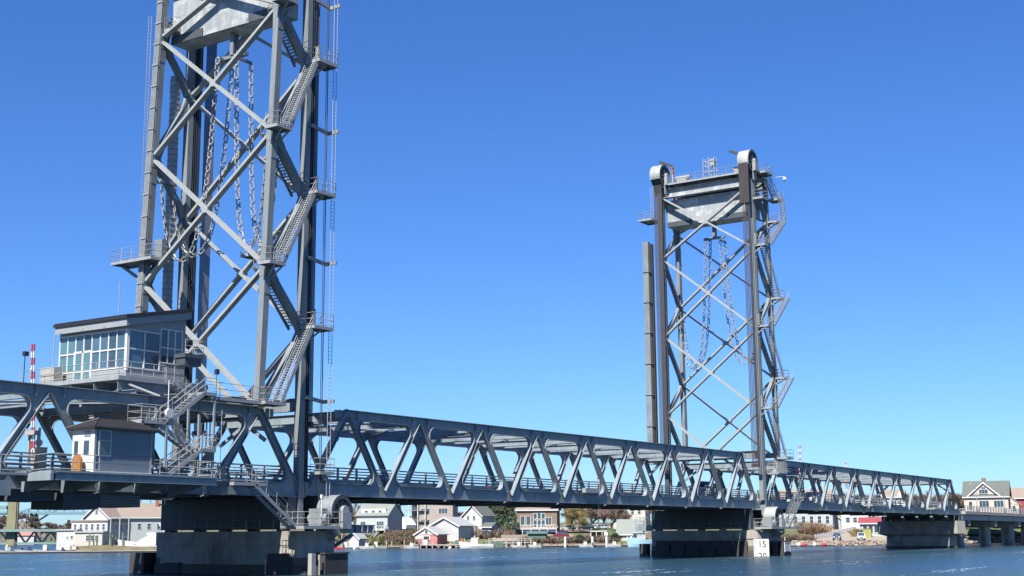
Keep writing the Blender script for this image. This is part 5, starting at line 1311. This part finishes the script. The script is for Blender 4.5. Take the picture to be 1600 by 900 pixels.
car('white car parked facing the water on the slipway, right of the dark blue one', *pc(1345,338,-4), WH, 'suv', group=g)
g = 'cars parked on the middle shore'
car('black car parked on the drive beside the tall white house', *pc(780,366,20), BK, 'suv', group=g)
car('dark red car parked nose-up on the yard near the green shed', *pc(875,360,75,.3), RD, 'suv', group=g)
car('silver car half hidden under the willow', *pc(887,390,80), SV, 'sedan', group=g)
car('black van in the car park, largest in the row behind the lawn', *pc(916,392,85), BK, 'suv', group=g)
car('white car in the car park at the right of the black van', *pc(931,396,20), WH, 'sedan', group=g)
car('silver car at the right end of the car park row', *pc(941,398,70), SV, 'sedan', group=g)
car('dark car parked behind the hedge right of the white gable house', *pc(757,362,70), BK, 'sedan', group=g)
g = 'cars crossing the bridge'
car('dark blue car crossing the left half of the lift span', (22,10.2,7.65), R(90), NV, 'sedan', cat='car', group=g)
car('dark car crossing the middle of the lift span', (44.5,10.2,7.65), R(90), BK, 'sedan', cat='car', group=g)
car('white van on the far truss span behind the barrier', (122,4.2,7.7), R(-90), WH, 'suv', cat='car', group=g)
# far-side booth glimpsed under the portal
t = thing('operator_booth', 'dark-roofed booth seen through the far end of the lift span', 'booth', (112,W+2.6,7.4))
part(t, 'wall', M().box(108.5,114.5,W+1.2,W+4.2,7.4,10.2), SIDINGB)
part(t, 'roof', M().add([(108,W+.8,10.2),(115,W+.8,10.2),(115,W+4.6,10.2),(108,W+4.6,10.2),(109.8,W+2.7,11.2),(113.2,W+2.7,11.2)], [(0,1,5,4),(1,2,5),(2,3,4,5),(3,0,4),(3,2,1,0)]), ROOFBR)

# ------------------------------------------------------------------ boats
def hull(t, L_, B, H, mt, sheer=.5, z0=-.25, name='hull', trans=.8):
    mb = M(); ns = 14; vs = []
    for i in range(ns+1):
        u = i/ns; x = -L_/2+L_*u; bw = B/2*(trans+(1-trans)*min(1,u*2.2))*(1-max(0,(u-.45)/.55)**2.2)+.01
        zt_ = H+sheer*max(0,(u-.2)/.8)**2; rake = .5*max(0,(u-.8)/.2)
        for y, z in ((0,z0),(bw*.75,z0+.1),(bw*.95,H*.5),(bw,zt_),(bw*.86,zt_-.02),(bw*.84,zt_-.45)):
            vs.append((x+rake*(z/zt_), y, z))
        for y, z in ((bw*.75,z0+.1),(bw*.95,H*.5),(bw,zt_),(bw*.86,zt_-.02),(bw*.84,zt_-.45)):
            vs.append((x+rake*(z/zt_), -y, z))
    k = 11; fs = []
    for i in range(ns):
        a = i*k; b = (i+1)*k
        for j in range(5): fs.append((a+j,b+j,b+j+1,a+j+1))
        for j0, j1 in ((0,6),(6,7),(7,8),(8,9),(9,10)): fs.append((a+j1,b+j1,b+j0,a+j0))
        fs.append((a+5,b+5,b+10,a+10))
    fs.append((0,1,2,3,4,5,10,9,8,7,6))
    mb.add(vs, fs); part(t, name, mb, mt, local=True, smooth=False)
def boat_at(label, px, d, rot, cat='boat', nm='boat', group=None):
    p = gp(px, d); return thing(nm, label, cat, (p.x,p.y,0), -head(px)+R(rot), group)
t = boat_at('white lobster boat with small wheelhouse moored by the boathouses', 745, 333, 180, nm='fishing_boat')
hull(t, 8.0, 2.8, .95, WHITE, .75)
part(t, 'wheelhouse', M().prism([(-.2,.9),(1.7,.9),(1.5,1.6),(1.3,2.5),(-.6,2.5),(-.6,2.35),(-.2,2.3)], 'y', -.95, .95), WHITE, local=True)
part(t, 'wheelhouse_window', M().box(-.1,.5,-.97,-.951,1.5,2.15).box(.62,1.2,-.97,-.951,1.5,2.15), GLASS, local=True)
part(t, 'mast', M().tube((-.2,0,2.5),(-.2,0,5.6),.05,5).tube((.7,.3,2.5),(.7,.3,4.2),.03,4), GALV, local=True); part(t, 'radar', M().ball((.6,0,2.8),.25,8,6,.6), WHITE, local=True)
part(t, 'waterline_stripe', M().box(-3.9,2.0,-1.37,-1.3,.0,.1), RED, local=True)
BLUEH = mat('light_blue_hull', (.30,.48,.62), .4)
t = boat_at('pale blue hulled fishing boat with white wheelhouse moored at the farther pier', 1006, 338, 215, nm='fishing_boat')
hull(t, 9.5, 3.2, 1.5, BLUEH, .9); 
part(t, 'gunwale', M().beam((-4.7,-1.36,1.55),(1.6,-1.6,1.66),.14,.16).beam((1.6,-1.6,1.66),(4.9,-.1,2.42),.14,.16), WHITE, local=True)
part(t, 'wheelhouse', M().box(.2,2.6,-1.0,1.0,1.2,3.3).box(-.3,2.8,-1.15,1.15,3.3,3.42), WHITE, local=True)
part(t, 'wheelhouse_window', M().box(.4,1.2,-1.02,-1.001,2.2,3.0).box(1.4,2.3,-1.02,-1.001,2.2,3.0).box(2.601,2.62,-.8,.8,2.2,3.0), GLASS, local=True)
part(t, 'rigging', M().tube((-.5,0,3.4),(-.5,0,5.6),.05,5).tube((-3.4,-1.2,1.5),(-3.4,-1.2,3.6),.04,4).tube((-3.4,1.2,1.5),(-3.4,1.2,3.6),.04,4).beam((-3.4,-1.2,3.6),(-3.4,1.2,3.6),.08,.08).beam((-3.4,0,3.6),(-.3,0,3.5),.06,.06), WHITE, local=True)
t = boat_at('white motor yacht with flybridge and raked arch beside the near pier', 236, 296, 175, nm='motor_yacht', cat='yacht')
hull(t, 13, 4.0, 1.6, WHITE, 1.1, trans=.9)
part(t, 'cabin', M().prism([(-5.2,1.3),(3.4,1.7),(1.6,3.0),(.6,3.4),(-5.0,3.4)], 'y', -1.6, 1.6), WHITE, local=True)
part(t, 'cabin_window', M().prism([(-4.4,2.2),(2.0,2.3),(1.3,2.9),(-4.4,2.9)], 'y', -1.63, -1.601).prism([(1.75,2.2),(1.75,2.25),(1.3,2.95),(1.2,2.95)], 'y', -1.2, 1.2), GLASS, local=True)
part(t, 'flybridge', M().prism([(-4.8,3.405),(.4,3.405),(1.0,4.0),(.2,4.15),(-4.6,4.0)], 'y', -1.5, 1.5), WHITE, local=True)
part(t, 'hull_window', M().box(-2.5,1.2,-1.98,-1.9,.9,1.15), GLASS, local=True)
part(t, 'radar_arch', M().prism([(-3.8,4.0),(-2.9,4.0),(-1.5,6.1),(-1.9,6.1)], 'y', -1.45, -1.3).prism([(-3.8,4.0),(-2.9,4.0),(-1.5,6.1),(-1.9,6.1)], 'y', 1.3, 1.45).box(-1.9,-1.5,-1.3,1.3,5.9,6.1), WHITE, local=True)
part(t, 'bow_rail', M().path([(6.4,0,3.4),(4.5,-1.1,3.1),(1.5,-1.7,2.6)], .04), GALV, local=True)
PALEH = mat('weathered_white_hull', (.34,.34,.33), .5)
def skiff(label, px, d, rot, L_=4.5, col=None, cabin=False, canopy=None):
    t = boat_at(label, px, d, rot, nm='small_boat', group='small boats at the docks')
    hull(t, L_, L_*.36, .5, col or PALEH, .3)
    part(t, 'console', M().box(-.3,.5,-.4,.4,.5,1.3 if not cabin else 1.7).prism([(.5,1.2),(.55,1.2),(.3,1.75),(.25,1.75)], 'y', -.4, .4), WHITE if not canopy else canopy, local=True)
    part(t, 'outboard', M().box(-L_/2-.35,-L_/2-.05,-.18,.18,.2,1.1), BLACK, local=True)
    if cabin: part(t, 'cabin_window', M().box(-.2,.4,-.42,-.401,1.1,1.5), GLASS, local=True)
skiff('small white cabin boat by itself at the left floating dock', 72, 291, 170, 6.5, cabin=True)
skiff('small motorboat with navy cover at the left dock, left of the cabin boat', 48, 290, 185, 5.5, canopy=NAVY)
skiff('open white motorboat at the far left end of the dock', 14, 289, 200, 5.5)
skiff('low dark-hulled boat moored right of the white cabin boat', 98, 292, 175, 6.0, NAVY)
skiff('white motorboat before the low porch shed', 118, 293, 165, 5.2)
skiff('white workboat with console below the small boathouse', 541, 331, 182, 7.0, cabin=True)
skiff('red-decked small boat just right of the near pier', 525, 326, 160, 3.6, RED)
skiff('small white dinghy between the boathouse and the dark dock', 644, 335, 175, 3.2)
skiff('white dinghy at the right of the lobster boat', 811, 337, 180, 3.6)
skiff('white dinghy at the left end of the middle floating dock', 836, 338, 178, 3.0)
for px, d, h, lb in ((534,333,12.5,'bare white mast above the boats right of the near pier'),(521,334,8,'thin grey mast left of the tall white one')):
    p = gp(px, d); single('mast', M().tube((p.x,p.y,.2),(p.x,p.y,h),.07,6,.04).tube((p.x,p.y,1.4),(p.x+1.5,p.y-1.2,1.5),.05,5), WHITE, lb, 'mast', loc=(p.x,p.y,0))
for px, d, lb in ((554,322,'white mooring buoy near the small boathouse'),(703,318,'white mooring buoy in front of the boathouse wharf')):
    p = gp(px, d); single('mooring_buoy', M().ball((p.x,p.y,.15),.38,10,7), WHITE, lb, 'buoy', smooth=True, loc=(p.x,p.y,.15))
for i, (px, d, w_, h_, c, lb) in enumerate(((668,343,1.6,1.1,WHITE,'white crate on the wharf left of the red boathouse door'),(716,343,1.2,.9,GREENP,'green crate on the wharf right of the red boathouse'),(723,341,.9,1.3,ORANGE,'orange float bin on the boathouse wharf'),
        (856,353,1.5,1.0,WHITE,'white storage box beside the green shed'),(822,354,1.2,.8,DOCKW,'weathered crate left of the green shed'),(951,354,1.8,.7,WHITE,'white dinghy crate on the lawn edge'),(1218,338,1.2,.8,WHITE,'white box at the waterline right of the clearance board'))):
    p = gp(px, d); z = max(.9, Hgt(px, d)); single('crate', M().box(p.x-w_/2,p.x+w_/2,p.y-.5,p.y+.5,z,z+h_).box(p.x-w_/2-.05,p.x+w_/2+.05,p.y-.55,p.y+.55,z+h_,z+h_+.08), c, lb, 'crate', loc=(p.x,p.y,z))
skiff('small white skiff tied below the stair on the bank', 574, 329, 178, 3.3)
skiff('grey-hulled workboat right of the small boathouse', 588, 331, 182, 5.0, GREYW, cabin=True)
skiff('white skiff tied at the right end of the middle dock', 960, 340, 180, 3.2)
skiff('pale skiff beside the second white pile', 915, 339, 178, 3.0)
for i, (px, h_) in enumerate(((604,2.0),(612,1.7),(632,2.1),(655,1.8),(668,2.2),(726,2.3),(735,1.6),(790,2.0),(815,2.4),(1215,1.9),(1226,2.2))):
    p = gp(px, interp(SH, px)-2.5); single('mooring_pile', M().tube((p.x,p.y,-2),(p.x,p.y,h_),.14,7), DOCKW, 'weathered timber pile standing in the shallows of the middle shore', 'pile', 'weathered piles along the middle shore', loc=(p.x,p.y,0))
t = thing('retaining_wall', 'beige retaining wall behind the timber jetty', 'wall', (0,0,0))
part(t, 'wall', M().beam(tuple(gp(783,357))[:2]+(2.2,),tuple(gp(832,359))[:2]+(2.2,),.4,1.9), GRAVEL)
t = thing('timber_bulkhead', 'dark timber bulkhead along the water beside the boathouses', 'wall', (0,0,0))
for px in range(600, 832, 12):
    if 648 < px < 730: continue
    d = interp(SH, px)-.4; a = gp(px, d); b = gp(px+11.4, interp(SH, px+11.4)-.4); part(t, 'bulkhead_panel', M().beam((a.x,a.y,.25),(b.x,b.y,.25),.3,1.3), TANW)
    part(t, 'pile', M().tube((a.x,a.y,-1),(a.x,a.y,1.35),.16,6), WOODK)
t = thing('timber_pier', 'dark timber jetty on posts at the right of the boathouses', 'jetty', place(800,345)[0][:2]+(0,), place(800,345)[1])
part(t, 'deck_boards', M().box(-6,5,-1,1.5,1.1,1.3), DOCKW, local=True)
for i in range(8): part(t, 'post', M().box(-5.9+i*1.5,-5.65+i*1.5,-.95,-.7,-1.5,2.3), DOCKW, local=True)
part(t, 'rail', M().box(-6,5,-.98,-.9,2.15,2.3).box(-6,5,-.98,-.9,1.7,1.8), DOCKW, local=True)
t = thing('crab_traps', 'dark green stack of traps at the left of the timber jetty', 'trap stack', place(777,343)[0], place(777,343)[1])
for i in range(3):
    for j in range(2): part(t, 'trap', M().box(-1.5+i,-.56+i,-.4,.4,j*.9,j*.9+.86), GREENP, local=True)

# ------------------------------------------------------------------ bridges far upriver at left
GRN = mat('green_bridge_steel', (.13,.21,.20), .7, 0, .15, .1); OLD = mat('weathered_tower', (.17,.165,.095), .85, 0, .25, .15, streak=1, col2=(.12,.14,.09), c2scale=.15)
BLU = mat('blue_green_steel', (.10,.19,.24), .7, 0, .05, .1)
t = thing('old_lift_bridge', 'old green steel bridge with pale towers on the left beyond the dock', 'bridge', (0,0,0))
D0 = 620
def pt(px, z, d=D0): p = gp(px, d); return Vector((p.x,p.y,z))
for px, w_ in ((18,5.4),(166.5,4.6)):
    a = gp(px, D0); v = (gp(px+10, D0)-a).normalized(); n_ = Vector((v.y,-v.x,0))
    for k in (-1,1): part(t, 'tower_leg', M().beam(a+v*k*(w_*.3)+Vector((0,0,-2)), a+v*k*(w_*.3)+Vector((0,0,22)), 1.6, 1.6, n_), OLD)
    part(t, 'tower_web', M().beam(a+n_*1.2+Vector((0,0,-2)), a+n_*1.2+Vector((0,0,21)), w_*.7, .4, n_), OLD)
part(t, 'deck_girder', M().beam(pt(-220,6.6),pt(175,6.6),8,1.1), GRN); part(t, 'lower_chord', M().beam(pt(-220,.9),pt(90,.9),1,.9), GRN)
for i in range(13):
    px = -220+i*26
    if px < 150: part(t, 'truss_member', M().beam(pt(px,1.0),pt(px+13,6.2),.7,.7).beam(pt(px+13,6.2),pt(px+26,1.0),.7,.7), GRN)
part(t, 'upper_girder', M().beam(pt(-60,17),pt(10,17),5,1.5).beam(pt(-60,14),pt(10,14),1,.5), GRN)
t = thing('arch_bridge', 'high blue-green arch truss bridge far behind the left dock', 'bridge', (0,0,0))
D1 = 1500
def p1_(px, py): p = gp(px, D1); return Vector((p.x,p.y,zof(px,py,D1)))
part(t, 'deck_girder', M().beam(p1_(-300,803.5),p1_(560,801.5),14,2.6), BLU)
part(t, 'parapet', M().beam(p1_(-300,800.5),p1_(560,798),.5,.5), BLU)
for i in range(26):
    px = 98+i*15; part(t, 'hanger', M().beam(p1_(px,802),p1_(px,778),.7,.7), BLU)
top = [(18,803),(30,800),(42,796),(57,792),(75,788),(98,782),(130,774)]; botm = [(36,803),(46,806),(57,815),(75,803),(92,794),(112,783),(130,777)]
for a, b in zip(top, top[1:]): part(t, 'arch_chord', M().beam(p1_(*a),p1_(*b),1.6,1.6), BLU)
for a, b in zip(botm[2:], botm[3:]): part(t, 'arch_chord', M().beam(p1_(*a),p1_(*b),1.6,1.6), BLU)
part(t, 'arch_chord', M().beam(p1_(18,803),p1_(57,815),1.6,1.6), BLU)
for a, b in (((42,796),(42,810)),((57,792),(57,815)),((75,788),(75,803)),((42,796),(57,815)),((57,792),(75,803)),((75,788),(92,794)),((42,810),(57,803)),((30,800),(42,810))): part(t, 'truss_member', M().beam(p1_(*a),p1_(*b),1.1,1.1), BLU)
# far hills
def ridge(name, mt, d, prof, depth, seed, step=1.4, amp=2.0):
    mb = M(); pxs = []; px = prof[0][0]
    while px <= prof[-1][0]: pxs.append(px); px += step
    vs = []
    for px in pxs:
        tz = zof(px, interp(prof, px), d)+amp*noise.noise(Vector((px*.11, seed, 0)))+amp*.6*noise.noise(Vector((px*.43, seed, 5)))
        for k, (dd, f) in enumerate(((-40,-.1),(-34,.2),(-28,.38),(-20,.5),(-12,.62),(-4,.74),(4,.84),(14,.93),(30,1.0),(depth,.9),(depth+100,-.1))):
            p = gp(px, d+dd); vs.append((p.x+0, p.y, tz*f+(noise.noise(Vector((px*.25,k*2.3,seed)))*1.6+noise.noise(Vector((px*.9,k*5.1,seed)))*.8)*amp*.6*(f>0)))
    n = 11; mb.add(vs, [(i*n+j,(i+1)*n+j,(i+1)*n+j+1,i*n+j+1) for i in range(len(pxs)-1) for j in range(n-1)])
    single(name, mb, mt, None, None, kind='structure')
WOODF = mat('far_wooded_hill', (.13,.105,.09), .95, 0, .3, .06, col2=(.07,.085,.05), c2scale=.03, c2lo=.45, c2hi=.6)
ridge('hill', WOODF, 1150, [(-700,820),(-60,820),(10,815),(32,812),(45,815),(62,823),(82,830),(130,832),(330,828),(600,830),(1800,828)], 300, 1.3)
ridge('hill', WOODF, 760, [(-600,826),(-60,830),(60,834),(120,836),(200,836),(330,834)], 150, 4.2, amp=1.2)
p = [('small white far house under the old bridge, left', 30, 1),('small white far house under the old bridge, right', 44, 0)]
for lb, px, k in p:
    house(lb, px, 700, 7, 8, 3.2, 2.2, 'x', WHITE, ROOFT if k else REDW, off=10, z=1.5, trim=False)
single('far_shore', M().beam(tuple(gp(-700,745)),tuple(gp(118,735)),60,3.0), BANK, None, None, kind='structure')

# ------------------------------------------------------------------ trees
BARK = mat('bare_bark', (.13,.105,.085), .9, 0, .2, 2); TWIG = mat('bare_twigs', (.15, .105, .085), .95, 0, .3, .4, col2=(.10, .085, .07), c2scale=.15)
WILL = mat('willow_twigs', (.20, .16, .07), .95, 0, .25, .5); PINKT = mat('budding_twigs', (.24, .155, .135), .95, 0, .25, .5)
EVER = mat('evergreen_needles', (.045,.075,.035), .9, 0, .4, .6); HEDGE = mat('olive_shrub', (.12,.12,.04), .95, 0, .35, .6)
def bare_meshes(seed, tw, spread=.5, droop=0., levels=4, tn=5, tl=.09):
    rnd = random.Random(seed); tk = M(); cr = M()
    def grow(p, d, L_, r, lv):
        q = p+d*L_; (tk).tube(p, q, r, 5 if lv > 1 else 4, r*.68, cap=False)
        if lv == 0:
            for _ in range(tn):
                s = p.lerp(q, rnd.random()); e = (d+Vector((rnd.gauss(0,.6),rnd.gauss(0,.6),rnd.gauss(.1,.5)-droop))).normalized()
                ln = rnd.uniform(.5,1.3)*tl*1.0; w_ = tl*.05; u = e.cross(Vector((rnd.gauss(0,1),rnd.gauss(0,1),rnd.gauss(0,1)))).normalized()
                cr.add([s-u*w_, s+u*w_, s+e*ln+Vector((0,0,-droop*ln*.5))], [(0,1,2)])
                e2 = (e+Vector((rnd.gauss(0,.5),rnd.gauss(0,.5),rnd.gauss(0,.5)))).normalized(); m_ = s+e*ln*.5
                cr.add([m_-u*w_*.7, m_+u*w_*.7, m_+e2*ln*.7], [(0,1,2)])
            return
        n = rnd.choice((3,3,4)) if lv > 1 else 4
        for i in range(n):
            t = rnd.uniform(.45,1) if i else 1; s = p.lerp(q, t)
            a = rnd.uniform(0, 6.28); sp = spread*rnd.uniform(.6,1.3)
            e = (d+Vector((math.cos(a)*sp, math.sin(a)*sp, rnd.uniform(-.1,.25)-droop*.3))).normalized()
            grow(s, e, L_*rnd.uniform(.62,.82), r*.62*(1.1-t*.2), lv-1)
    grow(Vector((0,0,-.03)), Vector((rnd.uniform(-.05,.05),rnd.uniform(-.05,.05),1)).normalized(), .27, .022, levels)
    return tk.mesh('trunk', BARK), cr.mesh('crown', tw)
def ever_meshes(seed, fat=.2):
    rnd = random.Random(seed); tk = M().tube((0,0,-.03),(0,0,.97),.022,6,.004); cr = M()
    for i in range(1500):
        h = rnd.random()**.8; R_ = fat*(1-h)*(.75+.35*math.sin(h*38+rnd.random()))+.012; a = rnd.uniform(0,6.28); r = R_*rnd.uniform(.35,1.08)
        p = Vector((r*math.cos(a), r*math.sin(a), .1+h*.9-r*.28)); d = Vector((math.cos(a),math.sin(a),-.35+rnd.uniform(-.3,.2))).normalized()
        u = d.cross(Vector((rnd.gauss(0,.5),rnd.gauss(0,.5),1))).normalized(); s = rnd.uniform(.022,.04)
        cr.add([p-u*s*.6, p+u*s*.6, p+d*s*1.6], [(0,1,2)])
    return tk.mesh('trunk', BARK), cr.mesh('crown', EVER)
BARE = [bare_meshes(s, TWIG, .55+.08*(s%3), 0, 4, 7, .10) for s in (11,12,13,14)]
PINK = [bare_meshes(s, PINKT, .7, 0, 4, 12, .10) for s in (21,)]
WIL = [bare_meshes(s, WILL, .65, .55, 4, 16, .13) for s in (31,)]
EVR = [ever_meshes(s, f) for s, f in ((41,.2),(42,.3))]
rt = random.Random(77)
def tree(meshes, px, d, h, label, name='bare_tree', group=None, z=None, sw_=1):
    p = gp(px, d); zz_ = Hgt(px, d) if z is None else z
    t = thing(name, label, 'tree', (p.x,p.y,zz_), rt.uniform(0,6), group); t.scale = (h*sw_,h*sw_,h)
    for nm, me in zip(('trunk','crown'), meshes):
        o = bpy.data.objects.new(nm, me); C.objects.link(o); o.parent = t
    return t
def shrubs(label, mt, px0, px1, o0, o1, n, h0, h1, seed, cat='shrubs'):
    rnd = random.Random(seed); mb = M()
    for _ in range(n):
        px = rnd.uniform(px0, px1); d = interp(SH, px)+rnd.uniform(o0, o1); p = gp(px, d); z = Hgt(px, d); h = rnd.uniform(h0, h1); w_ = h*rnd.uniform(.5,.9)
        for _ in range(34):
            v = Vector((rnd.gauss(0,.45)*w_, rnd.gauss(0,.45)*w_, 0)); s = Vector((p.x,p.y,z))+v*.35
            e = s+v+Vector((rnd.gauss(0,.12),rnd.gauss(0,.12),h*rnd.uniform(.5,1.05))); u = Vector((rnd.gauss(0,1),rnd.gauss(0,1),0)).normalized()*.09
            m_ = s.lerp(e,.55)+u*rnd.uniform(-1,1); mb.add([s-u*.6,s+u*.6,m_+u*1.6,e,m_-u*1.6], [(0,1,2,3,4)])
    single('shrubs', mb, mt, label, cat, kind='stuff')
BRSH = mat('dormant_brush', (.13, .095, .072), .95, 0, .3, .5, col2=(.10, .085, .045), c2scale=.1); RUST = mat('rusty_brush', (.19, .125, .075), .95, 0, .3, .5)
shrubs('brown dormant brush on the bank left of the stair below the gabled house', BRSH, 505, 566, 3, 18, 70, .6, 1.3, 1)
shrubs('brown dormant brush on the bank between the stair and the boathouses', BRSH, 602, 662, 3, 22, 150, .7, 1.6, 12)
shrubs('brown brush along the middle shore behind the floating dock', BRSH, 812, 966, 2, 9, 170, .7, 1.7, 2)
shrubs('olive grass tufts on the bank', HEDGE, 560, 640, 2, 12, 90, .5, 1.2, 3)
shrubs('rusty brown hedge below the long shingled building', RUST, 1252, 1290, 18, 30, 110, 1.6, 3.2, 4)
shrubs('grey-brown brush at the waterline left of the slipway', BRSH, 1205, 1268, 2.5, 7, 70, .9, 1.9, 5)
shrubs('brown brush around the tall white house', BRSH, 728, 800, 14, 30, 120, 1, 2.4, 6)
shrubs('brown brush behind the viaduct', BRSH, 1480, 1620, 12, 34, 120, .9, 2.0, 8)
shrubs('yellow shrub beside the dark-red-roofed building', WILL, 1335, 1345, 16, 22, 14, 1.6, 2.4, 9)
gh = 'trees on the far wooded hill upriver'
for i in range(70):
    px = rt.uniform(-40, 128); d = rt.uniform(1100, 1180); ev = rt.random() < .25
    base = interp([(-60,822),(10,818),(32,816),(45,818),(62,825),(82,832),(130,834)], px)+rt.uniform(0,14); z = max(2, zof(px, base, d))
    tree(rt.choice(EVR if ev else BARE), px, d, rt.uniform(8,12), 'evergreen on the far wooded hill behind the old bridge' if ev else 'bare brown tree on the far wooded hill behind the old bridge', 'evergreen_tree' if ev else 'bare_tree', gh if not ev else 'evergreens on the far wooded hill', z=z, sw_=1.6)
lab = 'bare grey-brown tree in the wood behind the shore houses'; g = 'bare trees behind the shore houses'
for i in range(165):
    px = rt.uniform(1180, 1530) if i < 80 else (rt.uniform(1500, 1720) if i < 104 else (rt.uniform(500, 1010)))
    d = rt.uniform(430, 560) if px > 1100 else rt.uniform(420, 520)
    top = 757 if px > 1100 else 792
    h = max(6, zof(px, top+rt.uniform(-4,8), d)-Hgt(px, d))
    if 555 < px < 650 and px > 500: h *= .55
    tree(rt.choice(BARE), px, d, h, lab, group=g, sw_=1.15)
for px, d, h, lb in ((535,372,11,'bare tree standing alone left of the gabled house'),(548,380,10,'second bare tree left of the gabled house'),(795,395,12.5,'bare tree left of the brown shore house'),(806,402,13,'taller bare tree touching the brown shore house'),
    (965,385,11,'bare dark tree before the pale grey house'),(978,372,8,'small bare tree before the low grey-roofed cottage'),(1030,372,11,'bare tree behind the left platform of the farther pier'),(1293,380,9,'bare tree behind the rusty hedge')):
    tree(rt.choice(BARE), px, d, h, lb)
tree(WIL[0], 893, 384, 10.5, 'yellow willow between the brown house and the car park', 'willow_tree', sw_=1.1)
tree(WIL[0], 906, 396, 10, 'yellow-brown willow further back, right of the first', 'willow_tree')
tree(PINK[0], 925, 402, 9.5, 'pinkish budding tree above the car park', 'budding_tree', sw_=1.3)
tree(PINK[0], 944, 408, 11, 'purple-brown budding tree at the right of the car park', 'budding_tree', sw_=1.3)
tree(PINK[0], 955, 392, 9, 'reddish budding tree next to the pale grey house', 'budding_tree', sw_=1.2)
for px, d, h, k, lb in ((604,398,11,1,'rounded evergreen behind the gabled house roof'),(616,392,8.5,0,'dark pointed evergreen right of the gabled house'),(624,396,7,0,'smaller dark evergreen right of the pointed one'),
    (770,388,12,1,'broad evergreen right of the tall white house'),(779,384,11.5,1,'evergreen beside the broad one over the black car'),(763,398,13,0,'tall evergreen behind the roof of the white house'),(800,372,8.5,1,'yellowish evergreen left of the brown shore house'),(786,400,12,1,'dark evergreen at the right of the evergreen group'),
    (1348,395,9,0,'dark evergreen behind the white house above the slipway')):
    tree(EVR[k], px, d, h, lb, 'evergreen_tree')
for px, d, lb in ((906,352,'round dark bush on the yard left of the white shelter'),(961,356,'round dark bush on the lawn right of the white shelter')):
    p = ground(px, d); t = thing('round_bush', lb, 'bush', tuple(p)); ORG[t.name] = (0,0,0); rnd = random.Random(px); mb = M()
    for _ in range(420):
        v = Vector((rnd.gauss(0,1),rnd.gauss(0,1),rnd.gauss(0,1))).normalized(); q = v*rnd.uniform(.7,1.05)*1.1+Vector((0,0,.9)); u = v.cross(Vector((rnd.random(),rnd.random(),rnd.random()))).normalized()*.14
        mb.add([q-u,q+u,q+v*.22+Vector((0,0,.1))], [(0,1,2)])
    part(t, 'leaf_mass', mb, EVER, local=True); part(t, 'stem', M().tube((0,0,-.3),(0,0,.9),.08,5), BARK, local=True)
